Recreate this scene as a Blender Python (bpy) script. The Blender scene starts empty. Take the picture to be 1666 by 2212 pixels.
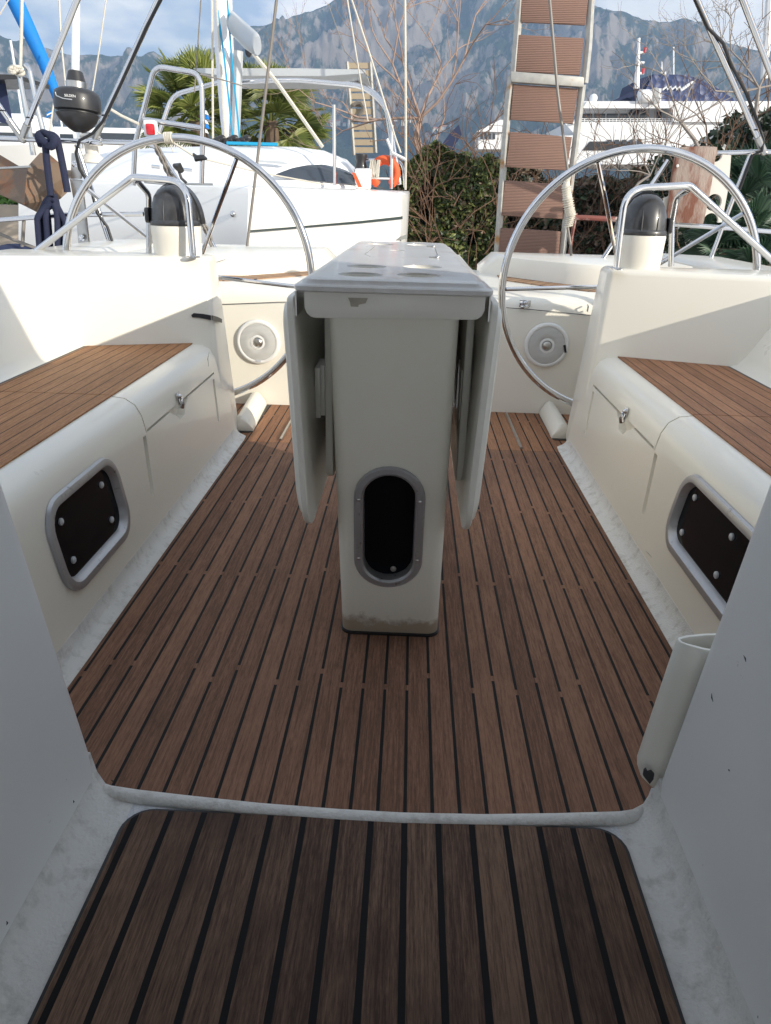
import bpy, bmesh, math, random
from math import sin, cos, tan, pi, radians, atan, atan2, sqrt, exp
from mathutils import Vector, Matrix, noise
random.seed(7)
sc = bpy.context.scene
C = sc.collection
# ------------------------------------------------------------ camera
FP = 1536.0; CX, CY = 833.0, 1106.0
TH = atan(676/1536); YAW = radians(1.55); RHO = radians(1.5); EYE = Vector((0, 0, .95))
F_ = Vector((-sin(YAW)*cos(TH), cos(YAW)*cos(TH), -sin(TH)))
R0 = Vector((cos(YAW), sin(YAW), 0)); U0 = R0.cross(F_)
R_ = R0*cos(RHO)+U0*sin(RHO); U_ = U0*cos(RHO)-R0*sin(RHO)
cd = bpy.data.cameras.new('camera'); cam = bpy.data.objects.new('camera', cd); C.objects.link(cam)
cd.sensor_fit = 'HORIZONTAL'; cd.sensor_width = 36; cd.lens = 36*FP/1666; cd.clip_start = .02; cd.clip_end = 20000
M = Matrix((R_, U_, -F_)).transposed().to_4x4(); M.translation = EYE; cam.matrix_world = M
sc.camera = cam

def P(x, y, Z=None, Y=None, X=None):
    "point of the photo's ray at a chosen height / distance / side"
    v = F_*FP + R_*(x-CX) - U_*(y-CY)
    if Z is not None: t = (Z-EYE.z)/v.z
    elif Y is not None: t = (Y-EYE.y)/v.y
    else: t = (X-EYE.x)/v.x
    return EYE+v*t
# ------------------------------------------------------------ sky and sun
SUN_H = Vector((1.5, -1.0, .60)).normalized()          # towards the sun
sun_el = math.asin(SUN_H.z); sun_rot = atan2(SUN_H.x, SUN_H.y)
w = bpy.data.worlds.new('World'); sc.world = w; w.use_nodes = True
nt = w.node_tree; nt.nodes.clear()
def N(nt, t, **k):
    n = nt.nodes.new(t)
    for a, b in k.items():
        if a in n.inputs.keys() if isinstance(a, str) else False: n.inputs[a].default_value = b
        else: setattr(n, a, b)
    return n
out = N(nt, 'ShaderNodeOutputWorld'); sky = N(nt, 'ShaderNodeTexSky', sky_type='NISHITA', sun_disc=False)
sky.sun_elevation = sun_el; sky.sun_rotation = sun_rot; sky.air_density = 1.0; sky.dust_density = 1.0
bg = N(nt, 'ShaderNodeBackground'); bg.inputs[1].default_value = .14; nt.links.new(sky.outputs[0], bg.inputs[0])
tc = N(nt, 'ShaderNodeTexCoord'); mp = N(nt, 'ShaderNodeMapping'); mp.inputs['Scale'].default_value = (1.6, 1.6, 4.2); mp.inputs['Location'].default_value = (3.1, .4, .3)
nz = N(nt, 'ShaderNodeTexNoise'); nz.inputs['Scale'].default_value = 2.1; nz.inputs['Detail'].default_value = 8; nz.inputs['Roughness'].default_value = .55
rp = N(nt, 'ShaderNodeValToRGB'); rp.color_ramp.elements[0].position = .30; rp.color_ramp.elements[1].position = .60
rp.color_ramp.elements[0].color = (.35, .35, .35, 1)
nz2 = N(nt, 'ShaderNodeTexNoise'); nz2.inputs['Scale'].default_value = 4.5; nz2.inputs['Detail'].default_value = 7
rc = N(nt, 'ShaderNodeValToRGB'); rc.color_ramp.elements[0].position = .40; rc.color_ramp.elements[1].position = .58
rc.color_ramp.elements[0].color = (.40, .51, .68, 1); rc.color_ramp.elements[1].color = (1, .99, .97, 1)
bc = N(nt, 'ShaderNodeBackground'); bc.inputs[1].default_value = 1.5
mx = N(nt, 'ShaderNodeMixShader')
L = nt.links.new
L(tc.outputs['Generated'], mp.inputs[0]); L(mp.outputs[0], nz.inputs['Vector']); L(mp.outputs[0], nz2.inputs['Vector'])
L(nz.outputs[0], rp.inputs[0]); L(nz2.outputs[0], rc.inputs[0]); L(rc.outputs[0], bc.inputs[0])
L(rp.outputs[0], mx.inputs[0]); L(bg.outputs[0], mx.inputs[1]); L(bc.outputs[0], mx.inputs[2]); L(mx.outputs[0], out.inputs[0])
sd = bpy.data.lights.new('sun', 'SUN'); sd.energy = 4.6; sd.angle = radians(.5); sd.color = (1, .93, .80)
so = bpy.data.objects.new('sun', sd); C.objects.link(so); so.rotation_euler = (-SUN_H).to_track_quat('-Z', 'Y').to_euler(); so.location = (5, -5, 8)
sc.view_settings.view_transform = 'Standard'; sc.view_settings.look = 'None'; sc.view_settings.gamma = 1; sc.view_settings.use_curve_mapping = False
sc.view_settings.exposure = 0.0
sc.cycles.max_bounces = 6; sc.cycles.volume_bounces = 0; sc.cycles.transparent_max_bounces = 8

# ------------------------------------------------------------ materials
def mat(name, col, rough=.5, metal=0., coat=0., spec=.5, var=0., vscale=6., bump=0., bscale=40., dirt=None, dscale=3., dlo=.55, dhi=.7, stretch=None, alpha=1., trans=0.):
    m = bpy.data.materials.new(name); m.use_nodes = True; t = m.node_tree; b = t.nodes['Principled BSDF']
    b.inputs['Base Color'].default_value = (*col, 1); b.inputs['Roughness'].default_value = rough; b.inputs['Metallic'].default_value = metal
    b.inputs['Coat Weight'].default_value = coat; b.inputs['Coat Roughness'].default_value = .08; b.inputs['Specular IOR Level'].default_value = spec
    if alpha < 1: b.inputs['Alpha'].default_value = alpha
    if trans: b.inputs['Transmission Weight'].default_value = trans
    g = N(t, 'ShaderNodeTexCoord'); src = g.outputs['Object']
    if stretch:
        q = N(t, 'ShaderNodeMapping'); q.inputs['Scale'].default_value = stretch; t.links.new(src, q.inputs[0]); src = q.outputs[0]
    cur = None
    if var:
        n = N(t, 'ShaderNodeTexNoise'); n.inputs['Scale'].default_value = vscale; n.inputs['Detail'].default_value = 5; t.links.new(src, n.inputs['Vector'])
        x = N(t, 'ShaderNodeMix', data_type='RGBA'); x.inputs[6].default_value = tuple(c*(1-var) for c in col)+(1,); x.inputs[7].default_value = tuple(min(1, c*(1+var)) for c in col)+(1,)
        t.links.new(n.outputs[0], x.inputs[0]); cur = x.outputs[2]
        rr = N(t, 'ShaderNodeMapRange'); rr.inputs[3].default_value = max(.02, rough*.75); rr.inputs[4].default_value = min(1, rough*1.3)
        t.links.new(n.outputs[0], rr.inputs[0]); t.links.new(rr.outputs[0], b.inputs['Roughness'])
    if dirt:
        n = N(t, 'ShaderNodeTexNoise'); n.inputs['Scale'].default_value = dscale; n.inputs['Detail'].default_value = 9; n.inputs['Roughness'].default_value = .65; t.links.new(src, n.inputs['Vector'])
        r = N(t, 'ShaderNodeMapRange'); r.inputs[1].default_value = dlo; r.inputs[2].default_value = dhi; t.links.new(n.outputs[0], r.inputs[0])
        x = N(t, 'ShaderNodeMix', data_type='RGBA'); t.links.new(r.outputs[0], x.inputs[0])
        if cur: t.links.new(cur, x.inputs[6])
        else: x.inputs[6].default_value = (*col, 1)
        x.inputs[7].default_value = (*dirt, 1); cur = x.outputs[2]
    if cur: t.links.new(cur, b.inputs['Base Color'])
    if bump:
        n = N(t, 'ShaderNodeTexNoise'); n.inputs['Scale'].default_value = bscale; n.inputs['Detail'].default_value = 4; t.links.new(src, n.inputs['Vector'])
        p = N(t, 'ShaderNodeBump'); p.inputs['Strength'].default_value = bump; p.inputs['Distance'].default_value = .004; t.links.new(n.outputs[0], p.inputs['Height']); t.links.new(p.outputs[0], b.inputs['Normal'])
    return m

def math_(t, op, a, b=None, c=None):
    n = N(t, 'ShaderNodeMath', operation=op)
    for i, v in enumerate((a, b, c)):
        if v is None: continue
        if isinstance(v, (int, float)): n.inputs[i].default_value = v
        else: t.links.new(v, n.inputs[i])
    return n.outputs[0]

def teak(name, pitch, off, cw, light, dark, rows=(), worn=0., rough=.6, rot=0., caulkc=(.014, .014, .015), split=None):
    "planks along Y with black caulking between; short wooden bridges interrupt the caulking at the given rows"
    m = bpy.data.materials.new(name); m.use_nodes = True; t = m.node_tree; b = t.nodes['Principled BSDF']; lk = t.links.new
    g = N(t, 'ShaderNodeTexCoord'); mp = N(t, 'ShaderNodeMapping'); mp.inputs['Rotation'].default_value = (0, 0, rot); lk(g.outputs['Object'], mp.inputs[0])
    s = N(t, 'ShaderNodeSeparateXYZ'); lk(mp.outputs[0], s.inputs[0])
    u = math_(t, 'DIVIDE', math_(t, 'SUBTRACT', s.outputs[0], off), pitch)
    k = math_(t, 'ROUND', u); fr = math_(t, 'ABSOLUTE', math_(t, 'SUBTRACT', u, k))
    wob = N(t, 'ShaderNodeTexNoise'); wob.inputs['Scale'].default_value = 18; lk(g.outputs['Object'], wob.inputs['Vector'])
    fr2 = math_(t, 'ADD', fr, math_(t, 'MULTIPLY', math_(t, 'SUBTRACT', wob.outputs[0], .5), .02))
    seam = math_(t, 'LESS_THAN', fr2, cw/pitch/2)
    plank = math_(t, 'FLOOR', u)
    for y0 in rows:
        wn = N(t, 'ShaderNodeTexWhiteNoise', noise_dimensions='1D'); lk(math_(t, 'ADD', k, y0*37.7), wn.inputs['W'])
        yy = math_(t, 'ADD', y0, math_(t, 'MULTIPLY', math_(t, 'GREATER_THAN', wn.outputs[0], .68), .045))
        near = math_(t, 'LESS_THAN', math_(t, 'ABSOLUTE', math_(t, 'SUBTRACT', s.outputs[1], yy)), .009)
        wn2 = N(t, 'ShaderNodeTexWhiteNoise', noise_dimensions='1D'); lk(math_(t, 'ADD', k, y0*11.3+5), wn2.inputs['W'])
        near = math_(t, 'MULTIPLY', near, math_(t, 'GREATER_THAN', wn2.outputs[0], .13))
        seam = math_(t, 'MULTIPLY', seam, math_(t, 'SUBTRACT', 1, near))
    wp = N(t, 'ShaderNodeTexWhiteNoise', noise_dimensions='1D'); lk(plank, wp.inputs['W'])
    cmb = N(t, 'ShaderNodeCombineXYZ'); lk(math_(t, 'MULTIPLY', s.outputs[0], 26), cmb.inputs[0]); lk(math_(t, 'ADD', s.outputs[1], math_(t, 'MULTIPLY', plank, 3.7)), cmb.inputs[1]); lk(math_(t, 'MULTIPLY', plank, 1.3), cmb.inputs[2])
    gr = N(t, 'ShaderNodeTexNoise'); gr.inputs['Scale'].default_value = 9; gr.inputs['Detail'].default_value = 9; gr.inputs['Roughness'].default_value = .62; gr.inputs['Distortion'].default_value = .6; lk(cmb.outputs[0], gr.inputs['Vector'])
    fine = N(t, 'ShaderNodeTexNoise'); fine.inputs['Scale'].default_value = 60; fine.inputs['Detail'].default_value = 6; fine.inputs['Roughness'].default_value = .7
    c2 = N(t, 'ShaderNodeCombineXYZ'); lk(math_(t, 'MULTIPLY', s.outputs[0], 9), c2.inputs[0]); lk(math_(t, 'MULTIPLY', s.outputs[1], .8), c2.inputs[1]); lk(plank, c2.inputs[2]); lk(c2.outputs[0], fine.inputs['Vector'])
    v = math_(t, 'ADD', math_(t, 'MULTIPLY', gr.outputs[0], .55), math_(t, 'MULTIPLY', fine.outputs[0], .45))
    v = math_(t, 'ADD', v, math_(t, 'MULTIPLY', math_(t, 'SUBTRACT', wp.outputs[0], .5), .11))
    r = N(t, 'ShaderNodeMapRange'); r.inputs[1].default_value = .40; r.inputs[2].default_value = .60; lk(v, r.inputs[0])
    mx = N(t, 'ShaderNodeMix', data_type='RGBA'); lk(r.outputs[0], mx.inputs[0]); mx.inputs[6].default_value = (*dark, 1); mx.inputs[7].default_value = (*light, 1)
    col = mx.outputs[2]
    big = N(t, 'ShaderNodeTexNoise'); big.inputs['Scale'].default_value = 3.3; big.inputs['Detail'].default_value = 8; big.inputs['Roughness'].default_value = .6; lk(g.outputs['Object'], big.inputs['Vector'])
    r2 = N(t, 'ShaderNodeMapRange'); r2.inputs[1].default_value = .48; r2.inputs[2].default_value = .72; r2.inputs[4].default_value = .35+worn; lk(big.outputs[0], r2.inputs[0])
    m2 = N(t, 'ShaderNodeMix', data_type='RGBA'); lk(r2.outputs[0], m2.inputs[0]); lk(col, m2.inputs[6]); m2.inputs[7].default_value = (dark[0]*.62, dark[1]*.66, dark[2]*.72, 1)
    m3 = N(t, 'ShaderNodeMix', data_type='RGBA'); lk(seam, m3.inputs[0]); lk(m2.outputs[2], m3.inputs[6]); m3.inputs[7].default_value = (*caulkc, 1)
    lk(m3.outputs[2], b.inputs['Base Color'])
    b.inputs['Roughness'].default_value = rough; b.inputs['Specular IOR Level'].default_value = .12
    bp = N(t, 'ShaderNodeBump'); bp.inputs['Strength'].default_value = .5; bp.inputs['Distance'].default_value = .0012
    lk(math_(t, 'SUBTRACT', v, math_(t, 'MULTIPLY', seam, .9)), bp.inputs['Height']); lk(bp.outputs[0], b.inputs['Normal'])
    return m

M_ = {}
M_['gel'] = mat('gelcoat', (.80, .765, .675), .30, coat=.35, var=.035, vscale=3, dirt=(.52, .48, .40), dscale=7, dlo=.66, dhi=.9)
M_['gelfront'] = mat('gelcoat_front', (.76, .765, .75), .36, var=.04, vscale=5, dirt=(.20, .19, .17), dscale=26, dlo=.69, dhi=.72)
M_['nonslip'] = mat('gelcoat_rough', (.64, .65, .67), .75, var=.12, vscale=30, bump=.6, bscale=260, dirt=(.34, .33, .32), dscale=45, dlo=.50, dhi=.80)
M_['fillet'] = mat('gelcoat_foot', (.66, .65, .62), .6, var=.10, vscale=25, bump=.5, bscale=220, dirt=(.40, .37, .33), dscale=38, dlo=.50, dhi=.80)
M_['pedestal'] = mat('pedestal_gelcoat', (.80, .77, .67), .35, coat=.2, var=.04, vscale=9, dirt=(.20, .19, .17), dscale=30, dlo=.72, dhi=.75)
M_['oldglue'] = mat('glue_residue', (.42, .38, .31), .8, var=.2, vscale=60)
M_['table'] = mat('table_top', (.60, .59, .57), .30, coat=.2, var=.10, vscale=12, bump=.15, bscale=150, dirt=(.40, .31, .22), dscale=4.5, dlo=.50, dhi=.78)
M_['leaf'] = mat('table_leaf', (.77, .75, .67), .35, coat=.2, var=.04, vscale=9, dirt=(.44, .38, .30), dscale=14, dlo=.70, dhi=.85)
M_['steel'] = mat('polished_steel', (.66, .66, .67), .09, metal=1, var=.05, vscale=30)
M_['steeld'] = mat('dull_steel', (.50, .49, .47), .30, metal=1, var=.2, vscale=14, dirt=(.30, .20, .13), dscale=9, dlo=.6, dhi=.75)
M_['alu'] = mat('anodised_frame', (.42, .42, .43), .38, metal=.6, var=.15, vscale=18, dirt=(.22, .21, .20), dscale=60, dlo=.60, dhi=.70)
M_['galv'] = mat('weathered_aluminium', (.42, .41, .38), .45, metal=.35, var=.35, vscale=22, dirt=(.38, .20, .08), dscale=9, dlo=.58, dhi=.70)
M_['glass'] = mat('smoked_acrylic', (.006, .007, .009), .10, spec=.12)
M_['rubber'] = mat('black_plastic', (.022, .022, .024), .42, coat=.2, var=.3, vscale=15)
M_['dome'] = mat('compass_cover', (.028, .028, .030), .34, coat=.4, var=.35, vscale=8, dirt=(.12, .12, .12), dscale=5, dlo=.5, dhi=.8)
M_['black'] = mat('black_tape', (.012, .012, .014), .45)
M_['whitep'] = mat('white_plastic', (.80, .80, .78), .4, var=.04)
M_['button'] = mat('grey_button', (.55, .57, .60), .4)
M_['navy'] = mat('navy_rope', (.012, .016, .045), .85, bump=1, bscale=180, var=.4, vscale=30)
M_['wrope'] = mat('white_rope', (.62, .58, .50), .85, var=.25, vscale=60, bump=.8, bscale=160)
M_['tealrope'] = mat('blue_rope', (.01, .32, .55), .8)
M_['stay'] = mat('grey_stay', (.20, .18, .16), .5, var=.2)
M_['slat'] = None
M_['oldwood'] = mat('weathered_wood', (.33, .26, .22), .8, var=.35, vscale=14, bump=.8, bscale=60, dirt=(.17, .065, .04), dscale=4, dlo=.46, dhi=.60, stretch=(3, 3, .8))
M_['board'] = mat('white_board', (.66, .63, .57), .6, var=.06, dirt=(.36, .24, .14), dscale=8, dlo=.64, dhi=.8)
M_['rust'] = mat('rusty_anchor', (.16, .11, .075), .7, var=.4, vscale=5, bump=.6, bscale=50, dirt=(.22, .085, .03), dscale=7, dlo=.5, dhi=.7)
M_['hull'] = mat('white_hull', (.86, .86, .85), .18, coat=.5, var=.02)
M_['hull2'] = mat('white_deck', (.82, .83, .84), .35, var=.03)
M_['navyhull'] = mat('dark_green_stripe', (.018, .035, .035), .4)
M_['tint'] = mat('tinted_window', (.035, .045, .06), .08, coat=.5)
M_['mast'] = mat('mast_white', (.80, .81, .83), .28, var=.03)
M_['boom'] = mat('boom_grey', (.52, .54, .55), .35, metal=.3)
M_['blue'] = mat('blue_canvas', (.005, .20, .62), .7, bump=.6, bscale=25, var=.15, vscale=9)
M_['orange'] = mat('orange_canvas', (.80, .12, .035), .65, var=.12)
M_['red'] = mat('red_lens', (.55, .01, .02), .15, coat=.6)
M_['navycloth'] = mat('navy_cloth', (.02, .03, .08), .85, var=.3)
M_['bark'] = mat('pale_bark', (.36, .25, .20), .85, var=.25, vscale=8)
M_['bark2'] = mat('grey_bark', (.30, .26, .23), .85, var=.25, vscale=8)
M_['twig'] = mat('brown_twig', (.17, .10, .065), .85, var=.3, vscale=4)
M_['ferry'] = mat('ferry_white', (.84, .85, .86), .4)
M_['ferrybl'] = None
M_['dark'] = mat('dark_gap_and_shade', (.03, .03, .035), .6)  # near-black for gaps and openings, and for shade painted on the ferry
M_['trunk'] = mat('palm_trunk', (.13, .09, .06), .9, var=.4, vscale=6)
M_['stone'] = mat('quay_stone', (.42, .36, .29), .85, var=.35, vscale=1.4)
M_['grass'] = mat('green_grass', (.07, .16, .025), .9, var=.5, vscale=2)
M_['earth'] = mat('bare_ground', (.17, .14, .11), .95, var=.4, vscale=.4)
M_['wall'] = mat('house_wall', (.72, .66, .58), .8, var=.1)
M_['tile'] = mat('roof_tile', (.45, .20, .12), .8)
M_['canvas'] = mat('hood_canvas', (.30, .30, .31), .9)
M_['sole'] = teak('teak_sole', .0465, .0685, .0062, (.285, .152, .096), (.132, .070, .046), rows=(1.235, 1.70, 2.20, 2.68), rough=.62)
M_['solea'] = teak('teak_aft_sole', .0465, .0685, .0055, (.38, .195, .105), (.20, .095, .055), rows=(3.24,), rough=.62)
M_['step'] = teak('teak_step', .0470, .0180, .0085, (.215, .134, .092), (.070, .044, .034), worn=.45, rough=.8)
M_['seatl'] = teak('teak_seat_port', .0405, -.8500, .0034, (.48, .25, .12), (.27, .13, .062), rough=.6, caulkc=(.05, .028, .018))
M_['seatr'] = teak('teak_seat_starboard', .0405, .8300, .0034, (.44, .22, .12), (.24, .115, .062), rough=.6, caulkc=(.03, .02, .015))
M_['helm'] = teak('teak_helm_seat', .055, .02, .005, (.42, .26, .15), (.28, .16, .09), rot=.55)

def stain(m):
    "brown scuffed tide mark low on the pedestal"
    t = m.node_tree; b = t.nodes['Principled BSDF']; src = b.inputs['Base Color'].links[0].from_socket; g = N(t, 'ShaderNodeTexCoord'); s = N(t, 'ShaderNodeSeparateXYZ'); t.links.new(g.outputs['Object'], s.inputs[0])
    n = N(t, 'ShaderNodeTexNoise'); n.inputs['Scale'].default_value = 15; n.inputs['Detail'].default_value = 10; n.inputs['Roughness'].default_value = .7; t.links.new(g.outputs['Object'], n.inputs['Vector'])
    v = math_(t, 'SUBTRACT', math_(t, 'MULTIPLY', n.outputs[0], .13), s.outputs[2]); r = N(t, 'ShaderNodeMapRange'); r.inputs[1].default_value = .012; r.inputs[2].default_value = .035; r.inputs[4].default_value = .8; t.links.new(v, r.inputs[0])
    x = N(t, 'ShaderNodeMix', data_type='RGBA'); t.links.new(r.outputs[0], x.inputs[0]); t.links.new(src, x.inputs[6]); x.inputs[7].default_value = (.34, .25, .16, 1); t.links.new(x.outputs[2], b.inputs['Base Color'])
stain(M_['pedestal'])
def slat_mat():
    m = mat('brown_composite', (.265, .158, .122), .75, var=.12, vscale=9); t = m.node_tree; b = t.nodes['Principled BSDF']
    g = N(t, 'ShaderNodeTexCoord'); s = N(t, 'ShaderNodeSeparateXYZ'); t.links.new(g.outputs['Object'], s.inputs[0])
    wv = math_(t, 'SINE', math_(t, 'MULTIPLY', s.outputs[2], 2*pi/.0085))
    p = N(t, 'ShaderNodeBump'); p.inputs['Strength'].default_value = .9; p.inputs['Distance'].default_value = .002; t.links.new(wv, p.inputs['Height']); t.links.new(p.outputs[0], b.inputs['Normal'])
    return m
M_['slat'] = slat_mat()
def ferry_mat():
    m = mat('ferry_blue', (.045, .065, .16), .5, var=.1, vscale=.5); t = m.node_tree; b = t.nodes['Principled BSDF']
    g = N(t, 'ShaderNodeTexCoord'); v = N(t, 'ShaderNodeTexVoronoi'); v.inputs['Scale'].default_value = 1.5; t.links.new(g.outputs['Object'], v.inputs['Vector'])
    p = N(t, 'ShaderNodeBump'); p.inputs['Strength'].default_value = .7; p.inputs['Distance'].default_value = .35; t.links.new(v.outputs[0], p.inputs['Height']); t.links.new(p.outputs[0], b.inputs['Normal'])
    return m
M_['ferrybl'] = ferry_mat()
def grille_mat():
    m = mat('speaker_grille', (.72, .72, .70), .5); t = m.node_tree; b = t.nodes['Principled BSDF']
    g = N(t, 'ShaderNodeTexCoord'); s = N(t, 'ShaderNodeSeparateXYZ'); t.links.new(g.outputs['Object'], s.inputs[0])
    p = .0065; row = math_(t, 'DIVIDE', s.outputs[2], p*.866); ri = math_(t, 'ROUND', row)
    odd = math_(t, 'MULTIPLY', math_(t, 'FLOORED_MODULO', ri, 2), .5)
    u = math_(t, 'ADD', math_(t, 'DIVIDE', s.outputs[0], p), odd); ui = math_(t, 'ROUND', u)
    dx = math_(t, 'SUBTRACT', u, ui); dz = math_(t, 'MULTIPLY', math_(t, 'SUBTRACT', row, ri), .866)
    d = math_(t, 'SQRT', math_(t, 'ADD', math_(t, 'MULTIPLY', dx, dx), math_(t, 'MULTIPLY', dz, dz)))
    h = math_(t, 'LESS_THAN', d, .27)
    x = N(t, 'ShaderNodeMix', data_type='RGBA'); t.links.new(h, x.inputs[0]); x.inputs[6].default_value = (.72, .72, .70, 1); x.inputs[7].default_value = (.03, .03, .03, 1)
    t.links.new(x.outputs[2], b.inputs['Base Color']); return m
M_['grille'] = grille_mat()
def leaf_mat(name, c1, c2, c3, sss=.25):
    m = bpy.data.materials.new(name); m.use_nodes = True; t = m.node_tree; b = t.nodes['Principled BSDF']
    gi = N(t, 'ShaderNodeNewGeometry'); r = N(t, 'ShaderNodeValToRGB'); e = r.color_ramp.elements
    e[0].color = (*c1, 1); e[1].color = (*c3, 1); x = e.new(.5); x.color = (*c2, 1)
    t.links.new(gi.outputs['Random Per Island'], r.inputs[0]); t.links.new(r.outputs[0], b.inputs['Base Color']); b.inputs['Roughness'].default_value = .45
    tr = N(t, 'ShaderNodeBsdfTranslucent'); t.links.new(r.outputs[0], tr.inputs[0]); ms = N(t, 'ShaderNodeMixShader'); ms.inputs[0].default_value = sss
    t.links.new(b.outputs[0], ms.inputs[1]); t.links.new(tr.outputs[0], ms.inputs[2]); t.links.new(ms.outputs[0], t.nodes['Material Output'].inputs[0]); return m
M_['hedge'] = leaf_mat('hedge_leaves', (.018, .034, .012), (.07, .11, .032), (.26, .28, .09))
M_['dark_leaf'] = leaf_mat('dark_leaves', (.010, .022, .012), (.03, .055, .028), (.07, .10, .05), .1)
M_['blossom'] = leaf_mat('pale_blossom', (.45, .42, .38), (.70, .68, .64), (.8, .8, .78), .2)
M_['drybrush'] = leaf_mat('dry_brush', (.055, .034, .022), (.13, .085, .055), (.30, .24, .18), .1)
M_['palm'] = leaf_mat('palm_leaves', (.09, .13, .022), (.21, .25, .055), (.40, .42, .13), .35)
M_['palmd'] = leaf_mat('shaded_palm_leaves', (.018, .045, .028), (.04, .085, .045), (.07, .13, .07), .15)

# ------------------------------------------------------------ mesh helpers
WB = {}
def vec(p): return Vector(p)
def arc_fillet(pts, r, n=6):
    pts = [Vector(p) for p in pts]; o = [pts[0]]
    for i in range(1, len(pts)-1):
        a, b, c = pts[i-1], pts[i], pts[i+1]; u = (a-b); v = (c-b); lu, lv = u.length, v.length; u.normalize(); v.normalize()
        ang = u.angle(v)
        rr = r[i-1] if isinstance(r, (list, tuple)) else r
        d = min(rr/max(tan(ang/2), .05), lu*.48, lv*.48)
        p0, p1 = b+u*d, b+v*d
        for k in range(n+1):
            t = k/n; o.append(p0*(1-t)**2+b*2*t*(1-t)+p1*t*t)
    o.append(pts[-1]); return o
class MB:
    def __init__(s): s.bm = bmesh.new()
    def face(s, pts):
        try: return s.bm.faces.new([s.bm.verts.new(p) for p in pts])
        except ValueError: pass
    def box(s, x0, x1, y0, y1, z0, z1, M=None):
        v = [s.bm.verts.new(p if M is None else M@Vector(p)) for p in [(x0,y0,z0),(x1,y0,z0),(x1,y1,z0),(x0,y1,z0),(x0,y0,z1),(x1,y0,z1),(x1,y1,z1),(x0,y1,z1)]]
        for f in [(3,2,1,0),(4,5,6,7),(0,1,5,4),(1,2,6,5),(2,3,7,6),(3,0,4,7)]: s.bm.faces.new([v[i] for i in f])
        return s
    def prism(s, pts, d):
        pts = [Vector(p) for p in pts]; d = Vector(d); a = [s.bm.verts.new(p) for p in pts]; b = [s.bm.verts.new(p+d) for p in pts]; n = len(pts)
        s.bm.faces.new(a[::-1]); s.bm.faces.new(b)
        for i in range(n): s.bm.faces.new([a[i], a[(i+1) % n], b[(i+1) % n], b[i]])
        return s
    def loft(s, secs, closed=True, caps=True):
        r = [[s.bm.verts.new(p) for p in q] for q in secs]; n = len(r[0])
        for a, b in zip(r, r[1:]):
            for i in range(n if closed else n-1): s.bm.faces.new([a[i], a[(i+1) % n], b[(i+1) % n], b[i]])
        if caps and closed: s.bm.faces.new(r[0][::-1]); s.bm.faces.new(r[-1])
        return s
    def tube(s, pts, r, n=12, closed=False, caps=True, flat=1.):
        pts = [Vector(p) for p in pts]; m = len(pts); rings = []; up = None
        for i, p in enumerate(pts):
            if closed: t = pts[(i+1) % m]-pts[i-1]
            else: t = pts[min(i+1, m-1)]-pts[max(i-1, 0)]
            if t.length < 1e-9: t = Vector((0, 0, 1))
            t.normalize()
            if up is None: up = Vector((0, 0, 1)) if abs(t.z) < .9 else Vector((0, 1, 0))
            a = (up-t*up.dot(t)).normalized(); b = t.cross(a); up = a
            rr = r[i] if isinstance(r, (list, tuple)) else r
            rings.append([p+a*cos(2*pi*k/n)*rr*flat+b*sin(2*pi*k/n)*rr for k in range(n)])
        if closed:
            v = [[s.bm.verts.new(q) for q in g] for g in rings]
            # match twist
            for i in range(m):
                A = v[i]; B = v[(i+1) % m]; off = 0
                if i == m-1:
                    off = min(range(n), key=lambda o: (A[0].co-B[o].co).length)
                for k in range(n): s.bm.faces.new([A[k], A[(k+1) % n], B[(k+1+off) % n], B[(k+off) % n]])
        else: s.loft(rings, True, caps)
        return s
    def lathe(s, prof, n=32, M=None, caps=True):
        M = M or Matrix(); s.loft([[M@Vector((r*cos(2*pi*k/n), r*sin(2*pi*k/n), z)) for k in range(n)] for r, z in prof], True, caps); return s
    def ball(s, c, r, n=12, sc_=(1, 1, 1)):
        q = bmesh.ops.create_uvsphere(s.bm, u_segments=n, v_segments=max(6, n//2+1), radius=r)
        for v in q['verts']: v.co = Vector((v.co.x*sc_[0], v.co.y*sc_[1], v.co.z*sc_[2]))+Vector(c)
        return s
    def build(s, name, m, parent=None, bevel=0, seg=2, ang=35, recalc=True):
        bm = s.bm
        if bevel:
            bmesh.ops.remove_doubles(bm, verts=bm.verts, dist=1e-6)
            es = [e for e in bm.edges if len(e.link_faces) == 2 and e.calc_face_angle(0) > radians(28)]
            bmesh.ops.bevel(bm, geom=es, offset=bevel, segments=seg, profile=.5, affect='EDGES', clamp_overlap=True)
        if recalc: bmesh.ops.recalc_face_normals(bm, faces=bm.faces)
        for f in bm.faces: f.smooth = True
        for e in bm.edges: e.smooth = not (len(e.link_faces) == 2 and e.calc_face_angle(0) > radians(ang))
        me = bpy.data.meshes.new(name); bm.to_mesh(me); bm.free()
        return link(name, me, m, parent)
def link(name, me, m, parent=None):
    o = bpy.data.objects.new(name, me); C.objects.link(o); me.materials.clear()
    me.materials.append(M_[m] if isinstance(m, str) else m)
    WB[o.name] = Matrix()
    if parent:
        o.parent = parent
        o.matrix_parent_inverse = Matrix() if parent.data else Matrix.Translation(-parent.location)
    return o
def tag(o, label=None, cat=None, group=None, kind=None):
    if label: o['label'] = label
    if cat: o['category'] = cat
    if group: o['group'] = group
    if kind: o['kind'] = kind
    return o
def thing(name, label, cat, loc=(0, 0, 0), group=None):
    o = bpy.data.objects.new(name, None); C.objects.link(o); o.location = loc; o.empty_display_size = .1
    return tag(o, label, cat, group)
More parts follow.
